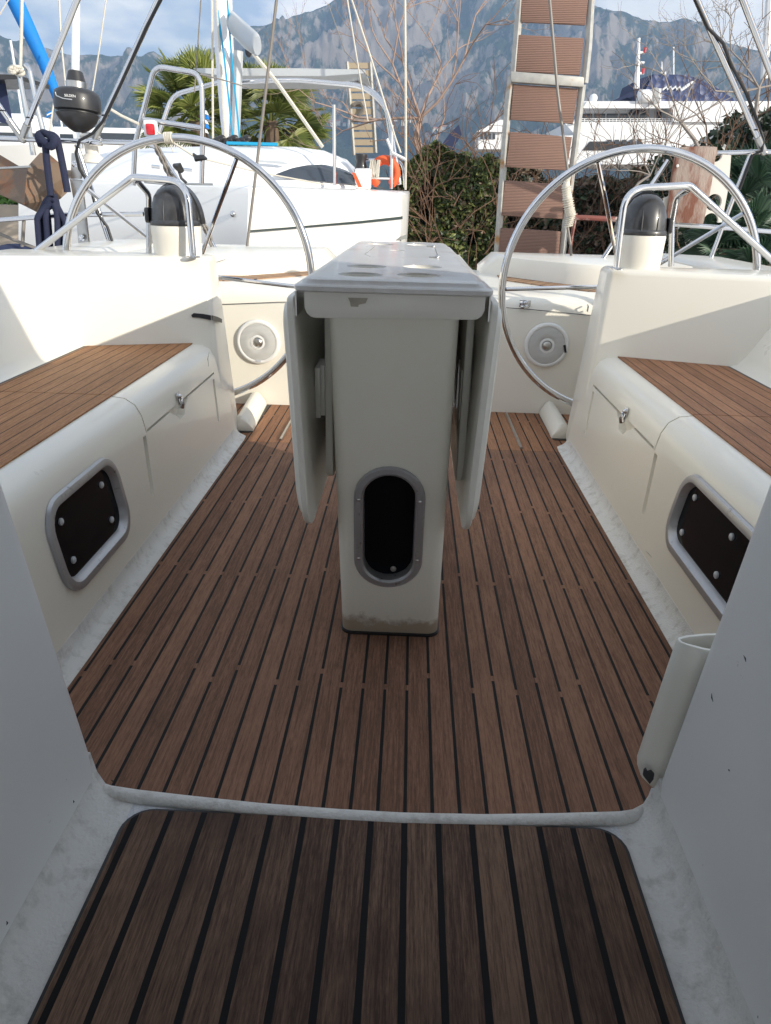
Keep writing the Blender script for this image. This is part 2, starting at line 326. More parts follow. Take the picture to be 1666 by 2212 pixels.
def cut(o, cutters):
    for c in cutters:
        md = o.modifiers.new('b', 'BOOLEAN'); md.operation = 'DIFFERENCE'; md.solver = 'EXACT'; md.object = c
    dg = bpy.context.evaluated_depsgraph_get(); me = bpy.data.meshes.new_from_object(o.evaluated_get(dg)); o.modifiers.clear(); old = o.data; o.data = me
    for c in cutters: bpy.data.objects.remove(c)
    bm = bmesh.new(); bm.from_mesh(me)
    for f in bm.faces: f.smooth = True
    for e in bm.edges: e.smooth = not (len(e.link_faces) == 2 and e.calc_face_angle(0) > radians(32))
    bm.to_mesh(me); bm.free()
def pyd(name, vs, fs, m, parent=None, smooth=False):
    me = bpy.data.meshes.new(name); me.from_pydata(vs, [], fs); me.update()
    if smooth: me.polygons.foreach_set('use_smooth', [True]*len(me.polygons))
    return link(name, me, m, parent)
def copy_thing(o, loc=None, label=None):
    c = o.copy(); C.objects.link(c)
    if loc is not None: c.location = loc
    if label: c['label'] = label
    for ch in list(o.children):
        k = ch.copy(); C.objects.link(k); k.parent = c; k.matrix_parent_inverse = ch.matrix_parent_inverse
        for g in list(ch.children):
            q = g.copy(); C.objects.link(q); q.parent = k; q.matrix_parent_inverse = g.matrix_parent_inverse
    return c
def rrect(cx, cy, w, h, r, n=6):
    "rounded rectangle outline in 2-D"
    o = []
    for sx, sy, a0 in ((1, 1, 0), (-1, 1, 90), (-1, -1, 180), (1, -1, 270)):
        for k in range(n+1):
            a = radians(a0+90*k/n); o.append((cx+sx*(w/2-r)+r*cos(a), cy+sy*(h/2-r)+r*sin(a)))
    return o

# ------------------------------------------------------------ cockpit moulding
XC = -.022
def sx(s, x): return XC+s*x
ck = thing('cockpit', 'cream moulded sailing yacht cockpit with teak sole, side benches and consoles', 'cockpit', (XC, .8, 0))
# soles
def sheet(name, poly, z, m, parent, th=.006):
    return MB().prism([(x, y, z-th) for x, y in poly], (0, 0, th)).build(name, m, parent)
sheet('teak_sole', [(XC-.705, .70), (XC+.705, .70), (XC+.705, 2.846), (XC-.705, 2.846)], .0, 'sole', ck)
sheet('aft_sole', [(XC-1.0, 2.850), (XC+1.0, 2.850), (XC+1.0, 3.46), (XC-1.0, 3.46)], -.0005, 'solea', ck)
MB().box(XC-1.9, XC+1.9, .5, 4.6, -.30, -.012).build('cockpit_base', 'gel', ck)
for s, X0, X1 in ((-1, -.60, -.52), (1, .44, .52)):       # sunk channels along the aft hatch
    b = MB(); x = -.532 if s < 0 else .488
    b.tube([(x, 2.87, .002), (x, 3.40, .002)], .007, 8); b.build('hatch_channel', 'steeld', ck)
SEC = [(.672, -.02), (.676, .004), (.690, .010), (.700, .022), (.707, .05), (.716, .11), (.745, .32), (.752, .355), (.768, .386), (.795, .404), (.832, .409), (1.205, .409), (1.235, .420), (1.26, .45), (1.385, .672), (1.405, .700), (1.44, .722), (1.50, .728), (1.80, .705), (1.86, .2), (1.86, -.02)]
YG = 1.985; WIN = {-1: (1.538, .222, .385, .222), 1: (1.498, .240, .475, .205)}
for s in (-1, 1):
    b = MB(); b.loft([[(sx(s, x), y, z) for x, z in SEC] for y in (.76, 1.4, 2.2, 2.90)]); locker = bench = b.build('bench', 'gel', ck, ang=40)
    # recessed slots, lid gap and hand hold, window opening
    def rx(z): return .707+(z-.05)*.1407
    cs = []
    lz = .302
    for y0, zt, zb in ((YG-.02, lz-.004, .130), (2.735, lz-.015, .130)):
        c = MB(); k_ = -.045; sec = [(y0-.013, zt), (y0+.013, zt), (y0+.013+k_, zb+.012), (y0+.006+k_, zb), (y0-.006+k_, zb), (y0-.013+k_, zb+.012)]
        c.loft([[(sx(s, rx(z)-.05), y, z) for y, z in sec], [(sx(s, rx(z)+.014), y, z) for y, z in sec]]); cs.append(c.build('c', 'gel'))
    gap = [(YG+.01, lz), (2.76, lz), (2.76, lz+.008), (YG+.01, lz+.008)]
    c = MB(); c.loft([[(sx(s, .64), y, z) for y, z in gap], [(sx(s, rx(lz)+.025), y, z) for y, z in gap]]); cs.append(c.build('c', 'gel'))
    yy = 2.30; zz = lz-.003
    sec = [(yy-.09, zz), (yy-.075, zz-.011), (yy-.05, zz-.018), (yy-.02, zz-.041), (yy+.03, zz-.041), (yy+.06, zz-.018), (yy+.10, zz), (yy+.10, zz+.004), (yy-.09, zz+.004)]
    c = MB(); c.loft([[(sx(s, .64), y, z) for y, z in sec], [(sx(s, rx(.29)+.022), y, z) for y, z in sec]]); cs.append(c.build('c', 'gel'))
    gv = [(.7425, lz), (.750, .350), (.757, .371), (.772, .392), (.797, .4045), (.85, .409)]
    poly = [(x+.0085*.9, z-.006) if i else (x+.0085, z) for i, (x, z) in enumerate(gv)]+[(.85, .43), (.79, .43), (.735, .405), (.72, lz)]
    c = MB(); c.prism([(sx(s, x), YG-.0035, z) for x, z in poly], (0, .007, 0)); cs.append(c.build('c', 'gel'))
    yc, zc, ww, hh = WIN[s]
    c = MB(); oo = rrect(yc, zc, ww-.046, hh-.046, .048)
    c.loft([[(sx(s, .6), y, z) for y, z in oo], [(sx(s, rx(zc)+.035), y, z) for y, z in oo]]); cs.append(c.build('c', 'gel'))
    cut(bench, cs)
    # window frame, glass, buttons
    fr = MB(); rings = []
    for (dw, r, off) in ((.006, .075, -.001), (0, .072, -.009), (-.014, .066, -.011), (-.034, .056, -.010), (-.042, .052, -.005), (-.054, .048, .007), (-.054, .048, .018)):
        rings.append([(sx(s, rx(z)+off), y, z) for y, z in rrect(yc, zc, ww+dw, hh+dw, r)])
    fr.loft(rings, True, False); wf = fr.build('window_frame', 'alu', bench, ang=28)
    g = MB(); g.loft([[(sx(s, rx(z)+.008), y, z) for y, z in rrect(yc, zc, ww-.050, hh-.050, .048)], [(sx(s, rx(z)+.012), y, z) for y, z in rrect(yc, zc, ww-.050, hh-.050, .048)]]); g.build('window_pane', 'glass', bench)
    for dy in ((-.115, .11) if s < 0 else (-.06, .165)):
        for dz in (-.048, .048):
            q = MB(); q.lathe([(.0, .006), (.007, .0055), (.0085, .003), (.0085, 0), (0, 0)][::-1] if False else [(.0085, 0), (.0085, .004), (.006, .006), (.001, .0065)], 14, Matrix.Translation((sx(s, rx(zc+dz)+.008), yc+dy, zc+dz)) @ Matrix.Rotation(-s*pi/2, 4, 'Y')); q.build('window_button', 'button', bench)
    # teak seats
    for nm, y0, y1 in (('seat_planking', .78, YG-.002), ('seat_planking', YG+.002, 2.86)):
        out = [(.832, y0), (1.20, y0), (1.20, min(y1, 2.705)), (.832, min(y1, 2.835))] if y1 > 2 else [(.832, y0), (1.20, y0), (1.20, y1), (.832, y1)]
        MB().prism([(sx(s, x), y, .4092) for x, y in out], (0, 0, .004)).build(nm, 'seatl' if s < 0 else 'seatr', bench)
    b = MB(); b.prism([(sx(s, x), y, .4093) for x, y in [(1.197, .78), (1.212, .78), (1.212, 2.70), (1.197, 2.705)]], (0, 0, .0032)); b.build('seat_caulking', 'black', bench)
    # latch on the locker
    lx = rx(lz+.01)
    b = MB(); b.box(-.0015, .0015, -.013, .013, -.024, .024, Matrix.Translation((sx(s, lx-.003), yy, lz+.018)) @ Matrix.Rotation(s*.14, 4, 'Y')); b.tube([(sx(s, lx-.006), yy, lz+.026), (sx(s, lx-.012), yy, lz+.021), (sx(s, lx-.014), yy, lz+.004), (sx(s, lx-.010), yy, lz-.010)], [.004, .006, .007, .008], 8); b.ball((sx(s, lx-.006), yy, lz+.029), .008, 10)
    b.build('locker_latch', 'steel', locker)
    b = MB(); st = [(.664, .001), (.676, .0070), (.688, .0125), (.697, .022), (.7035, .038), (.7055, .046), (.715, .046), (.715, -.01), (.664, -.01)]
    b.loft([[(sx(s, x+(.004 if k in (0, 4) else 0)), y, z) for x, z in st] for k, y in enumerate((.79, 1.3, 2.0, 2.86, 2.915))]); b.build('foot_strip', 'fillet', bench, ang=50)
    # console
    b = MB(); P8 = [(.715, 2.77, 0), (1.62, 2.47, 0), (1.62, 3.02, 0), (.715, 3.02, 0), (.770, 2.875, .73), (1.62, 2.60, .73), (1.62, 3.02, .73), (.770, 3.02, .73)]
    v = [b.bm.verts.new((sx(s, x), y, z)) for x, y, z in P8]
    for f in [(3,2,1,0),(4,5,6,7),(0,1,5,4),(1,2,6,5),(2,3,7,6),(3,0,4,7)]: b.bm.faces.new([v[i] for i in f])
    con = b.build('console', 'gel', ck, bevel=.022, seg=4, ang=50)
    # coaming beside the helm, quarter
    b = MB(); b.loft([[(sx(s, x), y, z) for x, z in [(1.36, -.02), (1.42, .60), (1.44, .68), (1.48, .70), (1.80, .69), (1.86, .2), (1.86, -.02)]] for y in (3.01, 3.6, 4.45)]); b.build('quarter_coaming', 'gel', ck, ang=40)
    # helm seat: front, rolled edge, top; transom coaming behind
    xs = [.36, .46, .50, .56, .64, .74, .86, 1.0, 1.2, 1.40]
    def yt(x): return 3.50+.62*max(0, 1-(x-.40)/.52)**1.35
    secs = []
    for i, x in enumerate(xs):
        xx = x; y1 = yt(max(x, .46)); dz = -.0
        secs.append([(sx(s, xx), 3.432, -.02), (sx(s, xx), 3.436, .0), (sx(s, xx), 3.43, .30), (sx(s, xx), 3.435, .47), (sx(s, xx), 3.445, .515), (sx(s, xx), 3.47, .540), (sx(s, xx), max(3.50, 3.47+.3*(y1-3.47)), .555), (sx(s, xx), y1, .570), (sx(s, xx), 4.55, .570), (sx(s, xx), 4.55, -.02)])
    b = MB(); b.loft(secs); hs = b.build('helm_seat', 'gel', ck, bevel=0, ang=45)
    # lid line groove
    pts = [(sx(s, x), 3.4315-(.001), z) for x, z in [(.37, .505), (.6, .495), (.82, .480), (1.2, .462), (1.38, .455)]]
    b = MB(); b.tube(pts, .0016, 6); b.build('lid_gap', 'dark', hs)
    inner = [(sx(s, x), yt(x)+.01) for x in (.50, .56, .64, .74, .86, 1.0, 1.2, 1.40)]
    outer = [(sx(s, x), yt(x)+.012+.24) for x in (.50, .56, .64, .74, .86, 1.0, 1.2, 1.40)]
    MB().prism([(x, y, .5702) for x, y in inner+outer[::-1]], (0, 0, .004)).build('helm_planking', 'helm', hs)
    wall = [(x, yt(x)+.25) for x in (.42, .50, .56, .64, .74, .86, 1.0, 1.2, 1.42)]
    secs = []
    for x, y in wall:
        zt_ = .672 if x > .45 else .60
        secs.append([(sx(s, x), y, .50), (sx(s, x), y+.02, zt_-.02), (sx(s, x), y+.032, zt_), (sx(s, x), y+.05, zt_+.006), (sx(s, x), 4.62, zt_+.0), (sx(s, x), 4.66, zt_-.3)])
    b = MB(); b.loft(secs); b.build('transom_coaming', 'gel', ck, ang=40)
# hasp latch on the starboard helm seat lid
b = MB(); q = P(1134, 657, Y=3.43)
b.box(q.x-.026, q.x+.026, 3.424, 3.429, q.z-.012, q.z+.018); b.box(q.x-.02, q.x+.018, 3.416, 3.424, q.z-.020, q.z-.004); b.ball((q.x, 3.418, q.z+.008), .008, 10)
b.build('lid_hasp', 'steel', ck, bevel=.001)
b = MB(); q = P(1274, 665, Y=3.43); b.tube([(q.x-.012, 3.43, q.z+.012), (q.x-.012, 3.41, q.z+.010), (q.x-.012, 3.41, q.z-.012), (q.x-.012, 3.43, q.z-.012)], .004, 8); b.build('rope_eye', 'steel', ck)
b = MB(); q = P(856*.5423+0, 1050*.5423, Y=3.05); q = P(463, 569, Y=3.3); b.ball((q.x, q.y, q.z), .009, 10); b.tube([q, q+Vector((0, .2, 0))], .004, 6); b.build('guard_stud', 'steel', ck)
# black tape patch round the port console corner
b = MB(); e = [P(*p, Y=yy_) for p, yy_ in (((414, 681), 2.838), ((415, 677), 2.838), ((456, 682), 2.843), ((457, 690), 2.845))]
def con_pt(x, y):                                   # a point on the slanted front of the port console
    a = Vector((sx(-1, .770), 2.875, .73)); bb = Vector((sx(-1, 1.62), 2.60, .73)); cc = Vector((sx(-1, .715), 2.77, 0))
    n = (bb-a).cross(cc-a).normalized(); v = F_*FP+R_*(x-CX)-U_*(y-CY); t = (a-EYE).dot(n)/v.dot(n); return EYE+v*t
b = MB(); pts = [con_pt(*p) for p in ((414, 680), (419, 676), (440, 678), (456, 681), (456, 691), (430, 686), (416, 685))]
b.prism([p+Vector((0, -.004, 0)) for p in pts], (0, .004, 0))
b.prism([P(x, y, X=XC-.742) for x, y in ((457, 681), (468, 684), (478, 689), (478, 697), (457, 691))], (.0035, 0, 0)); b.build('tape_patch', 'black', ck)

# cabin bulkheads at either side of the companionway, bridge step, sill
def wallblock(s, x0, x1, nm):
    def xi(z): return (x0+(z-.155)*(x1-x0)/.50)
    b = MB(); secs = []
    prof = [(0, 0)]
    ye = .795
    for z in (-.3, 1.02):
        x = xi(z); o = s*1.95
        ring = [(x, -1.2, z), (x, ye-.028, z), (x+s*.0015, ye-.018, z), (x+s*.006, ye-.008, z), (x+s*.013, ye-.002, z), (x+s*.024, ye, z), (o, ye, z), (o, -1.2, z)]
        secs.append(ring)
    b.loft(secs); return b.build(nm, 'gelfront', ck, ang=40)
wl = wallblock(-1, -.432, -.488, 'cabin_bulkhead'); wr = wallblock(1, .372, .420, 'cabin_bulkhead')
CUR = [(-.445, .800), (-.432, .790), (-.415, .783), (-.37, .776), (-.30, .770), (-.19, .762), (-.08, .758), (.015, .757), (.13, .761), (.234, .769), (.328, .778), (.350, .785), (.372, .800), (.390, .830)]
slab = [(-.50, -.9)]+[(-.50, .80)]+CUR+[(.43, .83), (.43, -.9)]
MB().prism([(x, y, -.02) for x, y in slab], (0, 0, .166)).build('bridge_step', 'nonslip', ck)
b = MB(); nC = len(CUR); b.tube([(x, y-.0125, .1475-(.004 if i in (0, nC-1) else 0)) for i, (x, y) in enumerate(CUR)], [.006, .0085, .0095]+[.0105]*(nC-6)+[.0095, .0085, .006], 14); b.build('step_sill', 'fillet', ck, ang=70)
def cury(x):
    for (a_, y0), (c_, y1) in zip(CUR, CUR[1:]):
        if a_ <= x <= c_: return y0+(y1-y0)*(x-a_)/(c_-a_)
    return .80
for s, xa, xb in ((-1, -.372, -.437), (1, .320, .374)):
    b = MB(); secs = []
    for y in (-.3, .2, .60, .70, .74, .77, .788):
        f = max(0, (y-.69)/.1)
        secs.append([(xa-s*.012*0, y, .1462), (xa+(xb-xa)*.45, y, .1475), (xa+(xb-xa)*.75, y, .155), (xa+(xb-xa)*.95, y, .172), (xb+s*.004, y, .205), (xb+s*.03, y, .205), (xb+s*.03, y, .13), (xa, y, .13)])
    secs[-1] = [(x, min(y, cury(x)-.007), z) for x, y, z in secs[-1]]; secs[-2] = [(x, min(y, cury(x)-.016), z) for x, y, z in secs[-2]]
    b.loft(secs); b.build('side_fillet', 'fillet', ck, ang=60)
def panel(x0, x1, y0, y1, r):
    o = [(x0, y0), (x1, y0)]
    o += [(x1-r+r*cos(radians(a)), y1-r+r*sin(radians(a))) for a in range(0, 91, 15)]
    o += [(x0+r+r*cos(radians(a)), y1-.004-r+r*sin(radians(a))) for a in range(90, 181, 15)]
    return o
MB().prism([(x, y, .1462) for x, y in panel(-.374, .323, -.3, .747, .040)], (0, 0, .003)).build('step_caulking', 'black', ck)
MB().prism([(x, y, .1470) for x, y in panel(-.3685, .3175, -.3, .741, .036)], (0, 0, .0055)).build('step_planking', 'step', ck)
# chips, scuffs and scratches
def on_plane(x, y, a, n):
    v = F_*FP+R_*(x-CX)-U_*(y-CY); t_ = (a-EYE).dot(n)/v.dot(n); return EYE+v*t_
def plane_x(x0, z0, k): return Vector((x0, 1, z0)), Vector((1, 0, -k)).normalized()
def mark(pts, pl, r, parent, m='rubber'):
    q = [on_plane(x, y, *pl) for x, y in pts]; n = pl[1]*(-1 if pl[1].dot(q[0]-EYE) > 0 else 1)
    b = MB(); b.tube([p-pl[1]*0 for p in q], [r*.3]+[r]*(len(q)-2)+[r*.3], 5, flat=.5); b.build('scuff', m, parent)
RW = plane_x(.372, .155, .096); LW = plane_x(-.432, .155, -.112)
for pts in ([(1607, 1416), (1611, 1422), (1612, 1430)], [(1538, 1498), (1539, 1508), (1541, 1516)], [(1574, 1662), (1576, 1664), (1577, 1666)]): mark(pts, RW, .0016, wr)
for pts in ([(14, 1990), (15, 1994), (14, 1999)], [(158, 1729), (159, 1732), (158, 1735)], [(240, 1685), (243, 1687), (246, 1690)]): mark(pts, LW, .0016, wl)
RB = {1: plane_x(XC+.700, 0, .1407), -1: plane_x(XC-.700, 0, -.1407)}
for s_, pts in ((-1, [(458, 718), (470, 724), (478, 731)]), (-1, [(452, 760), (449, 775), (451, 792)]), (1, [(1322, 1180), (1328, 1186), (1336, 1192)]), (1, [(1395, 1190), (1402, 1196), (1408, 1204)])):
    mark(pts, RB[s_], .0013, ck, 'stay')
# moulded winch handle pocket on the starboard side
pk = thing('handle_pocket', 'cream moulded pocket with a chipped bottom corner beside the starboard companionway wall', 'pocket', (.42, .87, .1))
def pk_ring(yf, f):
    # outline at a level: front root on the wall, rounded nose, back root; f = 0 top .. 1 bottom
    tx, ty = 1461+(1376-1461)*f, 1380+(1632-1380)*f
    tip = P(tx, ty, Y=.828); z = tip.z-(.0 if f < 1.01 else 0)
    return tip, z
tipT, zT = pk_ring(0, 0); tipB, zB = pk_ring(0, 1)
def ringat(z, ins=0., sh=0.):
    u = (zT-z)/(zT-zB); x = tipT.x+(tipB.x-tipT.x)*u+ins+sh
    return [(.56, .797, z), (x+.070, .797+ins, z), (x+.028, .803+ins, z), (x+.009, .813+ins*.7, z), (x+.001, .821, z), (x, .827, z), (x+.004, .833-ins*.6, z), (x+.015, .839-ins, z), (x+.04, .845-ins, z), (x+.08, .850-ins, z), (.56, .856-ins, z)]
b = MB()
outs = [ringat(zB-.050, .0, .030), ringat(zB-.035, 0, .014), ringat(zB-.015, 0, .004), ringat(zB), ringat((zT+zB)/2), ringat(zT-.003), ringat(zT, .0015)]
ins_ = [ringat(zT, .0050), ringat(zT-.004, .006), ringat(zT-.03, .006)]
b.loft(outs+ins_, True, True); b.build('pocket_shell', 'leaf', pk, ang=50)
b = MB(); b.prism([(x, y, zT-.0295) for x, y, z in ringat(zT, .007)], (0, 0, .001)); b.build('pocket_shade', 'rubber', pk)  # black sheet inside the pocket paints its shaded interior
b = MB(); c0 = P(1402, 1668, Y=.796)
b.prism([P(x, y, Y=.7955) for x, y in ((1392, 1664), (1397, 1661), (1400, 1668), (1408, 1666), (1414, 1672), (1412, 1684), (1404, 1694), (1396, 1684), (1390, 1676))], (0, .003, 0)); b.build('broken_edge', 'dark', pk)

# ------------------------------------------------------------ folding table
tb = thing('folding_table', 'white drop-leaf cockpit table on a pedestal with an oval port, both leaves hanging', 'table', (XC, 1.9, 0))
def fy(z): return 1.437-.150*z
b = MB(); secs = []
for z in (0, .008, .25, .5, .762):
    secs.append([(x, y, z) for x, y in rrect(-.0215-.012*z, (fy(z)+2.36)/2, .229+.012*z/.76, 2.36-fy(z), .026)])
b.loft(secs); ped = b.build('pedestal', 'pedestal', tb, ang=40)
b = MB(); b.loft([[(x, y, z) for x, y in rrect(-.0215, (1.434+2.363)/2, .236, .94, .03)] for z in (.0005, .005)]); b.build('base_seal', 'black', tb)
cut_list = []
oval = []
def plane_pt(x, z, off): return Vector((x, fy(z)+off, z))
xo = -.0295; zo = .296
c = MB(); st = rrect(xo, zo, .118, .272, .058, 8); c.loft([[plane_pt(x, z, -.06) for x, z in st], [plane_pt(x, z, .035) for x, z in st]]); cut(ped, [c.build('c', 'gel')])
rings = []
for dw, r, off in ((0, .0755, .001), (0, .0755, -.005), (-.008, .0715, -.009), (-.030, .0605, -.009), (-.040, .0555, -.005), (-.044, .0535, .026)):
    rings.append([plane_pt(x, z, off) for x, z in rrect(xo, zo, .151+dw, .308+dw, min(r, (.151+dw)/2-.0001), 8)])
b = MB(); b.loft(rings, True, False); pf = b.build('port_frame', 'alu', ped, ang=28)
b = MB(); st = rrect(xo, zo, .108, .266, .0535, 8); b.loft([[plane_pt(x, z, .022) for x, z in st], [plane_pt(x, z, .027) for x, z in st]]); b.build('port_pane', 'glass', ped)
for dx in (-.0645, .0645):
    for dz in (-.075, .075):
        b = MB(); b.ball(plane_pt(xo+dx, zo+dz, -.009), .0042, 10, (1, .5, 1)); b.build('screw', 'steeld', ped)
b = MB(); b.lathe([(.0065, 0), (.0065, .004), (.001, .005)], 14, Matrix.Translation(plane_pt(xo+.012, .180, .022)) @ Matrix.Rotation(pi/2, 4, 'X')); b.build('screw', 'steeld', ped)
# top
def trap(ins, z): return [(-.209+ins, 1.300+ins, z), (.144-ins, 1.300+ins, z), (.144-ins, 1.300+ins, z), (.121-ins, 2.568-ins, z), (-.196+ins, 2.568-ins, z)]
def rtrap(ins, z, r=.022):
    q = [Vector((-.209+ins, 1.300+ins, z)), Vector((.146-ins, 1.300+ins, z)), Vector((.124-ins, 2.568-ins, z)), Vector((-.198+ins, 2.568-ins, z))]
    o = []
    for i in range(4):
        a, c_, d = q[i-1], q[i], q[(i+1) % 4]; u = (a-c_).normalized()*r; v = (d-c_).normalized()*r
        for k in range(6): t = k/5; o.append((c_+u)*(1-t)**2+c_*2*t*(1-t)+(c_+v)*t*t)
    return o
b = MB(); b.loft([rtrap(.004, .796), rtrap(0, .799), rtrap(0, .806), rtrap(.003, .8085), rtrap(.010, .8090), rtrap(.012, .8105), rtrap(.016, .8165), rtrap(.024, .8195), rtrap(.028, .820)]); top = b.build('table_top', 'table', tb, ang=24)
cups = [(-.10, 1.415), (.035, 1.40), (-.105, 1.60), (.030, 1.59), (-.10, 2.34), (.020, 2.34), (-.10, 2.50), (.020, 2.50)]
cups = []
for px, py, w_ in ((779, 592.5, 96), (905, 594, 99), (792, 575, 80), (913, 576, 82), (823, 527.3, 50), (907, 528.6, 50), (829, 521, 42), (908, 522, 42)):
    q = P(px, py, Z=.82); cups.append((q.x, q.y))
cl = []
for x, y in cups:
    c = MB(); c.lathe([(.0375, .79), (.041, .816), (.044, .83)], 32, Matrix.Translation((x, y, 0))); cl.append(c.build('c', 'gel'))
q = P(859, 541, Z=.82); c = MB(); c.lathe([(.021, .80), (.021, .83)], 20, Matrix.Translation((q.x, q.y, 0))); cl.append(c.build('c', 'gel'))
h = [P(797, 532, Z=.82), P(798, 544.5, Z=.82), P(925, 547, Z=.82), P(926, 535, Z=.82)]
hx0, hx1, hy0, hy1 = -.165, .075, 1.78, 2.22
hp = [P(809, 533, Z=.82), P(788, 549, Z=.82), P(800, 554, Z=.82), P(912, 557, Z=.82), P(948, 557.5, Z=.82), P(939, 534, Z=.82)]
for a, c_ in zip(hp, hp[1:]):
    d = (c_-a).normalized(); n = Vector((-d.y, d.x, 0))*.0011
    c = MB(); c.prism([Vector((p.x, p.y, .8155)) for p in (a-n-d*.001, a+n-d*.001, c_+n+d*.001, c_-n+d*.001)], (0, 0, .02)); cl.append(c.build('c', 'gel'))
cut(top, cl)
for x, y in cups:
    c = MB(); c.lathe([(.0005, .752), (.032, .752), (.0375, .758), (.0405, .8165), (.0415, .8165), (.0395, .75), (.001, .749)], 28, Matrix.Translation((x, y, 0)), caps=False); c.build('cup_holder', 'leaf', top, ang=50)
for a in (hp[4], hp[5]):
    b = MB(); b.ball((a.x-.004, a.y, .822), .006, 8); b.tube([(a.x-.006, a.y, .822), (a.x-.024, a.y, .822)], .003, 6); b.build('hatch_hinge', 'steeld', top)
b = MB(); ap = [(-.191, .796), (.132, .797), (.132, .772), (.128, .762), (.120, .756), (.112, .755), (-.172, .750), (-.180, .752), (-.187, .758), (-.191, .768)]
b.prism([(x, 1.312, z) for x, z in ap], (0, 1.20, 0)); b.build('apron', 'leaf', tb, bevel=.002)
b = MB(); b.prism([P(x, y, Y=1.3105) for x, y in ((752, 643), (795, 644), (790, 655), (775, 658), (774, 663), (758, 662), (756, 652))], (0, .0012, 0)); b.build('glue_residue', 'oldglue', tb)
for s in (-1, 1):
    X = (lambda z: -.236+(.785-z)*.046) if s < 0 else (lambda z: .170-(.79-z)*.042)
    def outl(ins):
        y0, y1, z0, z1 = 1.303+ins, 2.555-ins, .318+ins, .786-ins; o = []
        for cy_, cz_, r, a0 in ((y1-.03, z1-.03, .03, 0), (y0+.03, z1-.03, .03, 90), (y0+.075, z0+.075, .075, 180), (y1-.075, z0+.075, .075, 270)):
            for k in range(9): a = radians(a0+90*k/8); o.append((cy_+r*cos(a), cz_+r*sin(a)))
        return o
    b = MB(); rr = []
    for ins, dx in ((.003, .026), (0, .0235), (0, .014), (.003, .0115), (.010, .0110), (.012, .0095), (.016, .004), (.024, .0008), (.030, 0)):
        rr.append([(X(z)-s*(dx) , y, z) for y, z in outl(ins)])
    b.loft(rr); lf = b.build('table_leaf', 'leaf', tb, ang=24)
    xi = XC+s*.137
    b = MB(); b.prism([(xi, y, z) for y, z in rrect(1.94, .565, .92, .385, .03)], (s*.016, 0, 0)); b.build('leaf_support', 'leaf', tb, bevel=.002)
    xm = X(.56)-s*.026
    b = MB(); b.box(min(xm, xm-s*.012), max(xm, xm-s*.012), 1.50, 1.60, .508, .618); b.box(min(xm-s*.012, xm-s*.022), max(xm-s*.012, xm-s*.022), 1.50, 1.60, .514, .624); b.build('stop_block', 'leaf', lf, bevel=.001)
    xm = X(.77)-s*.0265
    b = MB(); b.box(min(xm, xm-s*.003), max(xm, xm-s*.003), 1.318, 1.40, .752, .795); b.build('hinge', 'steeld', lf)

# ------------------------------------------------------------ speakers
for s, px, py, lab in ((-1, 557.5, 739, 'white round speaker in full sun on the port helm seat front'), (1, 1181, 746, 'white round speaker partly shaded beside the seat lid hasp, small black tag on its rim')):
    q = P(px, py, Y=3.42); q.y = 3.4300
    t = thing('speaker', lab, 'speaker', q, 'cockpit speakers')
    Mx = Matrix.Translation(q) @ Matrix.Rotation(pi/2, 4, 'X')
    b = MB(); b.lathe([(.105, 0), (.105, .008), (.101, .014), (.092, .0165), (.087, .014)], 64, Mx, caps=False); b.build('rim', 'whitep', t, ang=50)
    b = MB(); b.lathe([(.088, .008), (.086, .014), (.06, .019), (.034, .021), (.031, .018)], 48, Mx); g = b.build('grille', 'grille', t, ang=60)
    g.data.transform(Matrix.Translation(-q)); g.matrix_parent_inverse = Matrix()     # dots centred on the speaker
    b = MB(); b.lathe([(.035, .015), (.035, .022), (.0255, .0235), (.024, .018)], 32, Mx, caps=False); b.build('dome_ring', 'whitep', t)
    b = MB(); b.ball((q.x, q.y-.012, q.z), .025, 20, (1, .7, 1)); b.build('dome', 'steeld', t)
    if s > 0: b = MB(); b.box(-.005, .005, -.003, .003, -.018, .018, Matrix.Translation((q.x+.087, q.y-.0175, q.z-.012)) @ Matrix.Rotation(-.25, 4, 'Y')); b.build('tag', 'black', t)
    else: b = MB(); b.box(-.012, .012, -.003, .003, -.004, .004, Matrix.Translation((q.x, q.y-.0165, q.z-.089))); b.build('tag', 'button', t)
# ------------------------------------------------------------ foot chocks
for s, lab in ((-1, 'white wedge foot chock half in sunlight on the aft teak, port side'), (1, 'grubby white foot chock on the shaded aft teak, starboard side')):
    t = thing('foot_chock', lab, 'foot chock', (XC+s*.70, 3.2, .0), 'foot chocks on the aft sole')
    if s < 0: a, c_ = Vector((-.718, 2.985, 0)), Vector((-.744, 3.42, 0))
    else: a, c_ = Vector((.692, 3.03, 0)), Vector((.700, 3.42, 0))
    b = MB(); secs = []
    for k, f in ((0, .72), (.12, 1), (1, 1)):
        o = a+(c_-a)*(k*.30 if k < .5 else k); o.x = a.x+(c_.x-a.x)*k
        secs.append([(o.x+x, a.y+(c_.y-a.y)*(k*.25 if k < .5 else 1), z) for x, z in [(-.050, .0005), (-.046, .02*f), (-.024, .058*f), (-.010, .066*f), (.006, .064*f), (.022, .050*f), (.044, .018*f), (.048, .0005)]])
    b.loft(secs); b.build('chock_body', 'gel', t, ang=45)
    b = MB(); b.prism([(x+(a.x+c_.x)/2, y, .0002) for x, y in rrect(0, (a.y+c_.y)/2-.01, .104, c_.y-a.y+.03, .02)], (0, 0, .0015)); b.build('seal', 'black', t)

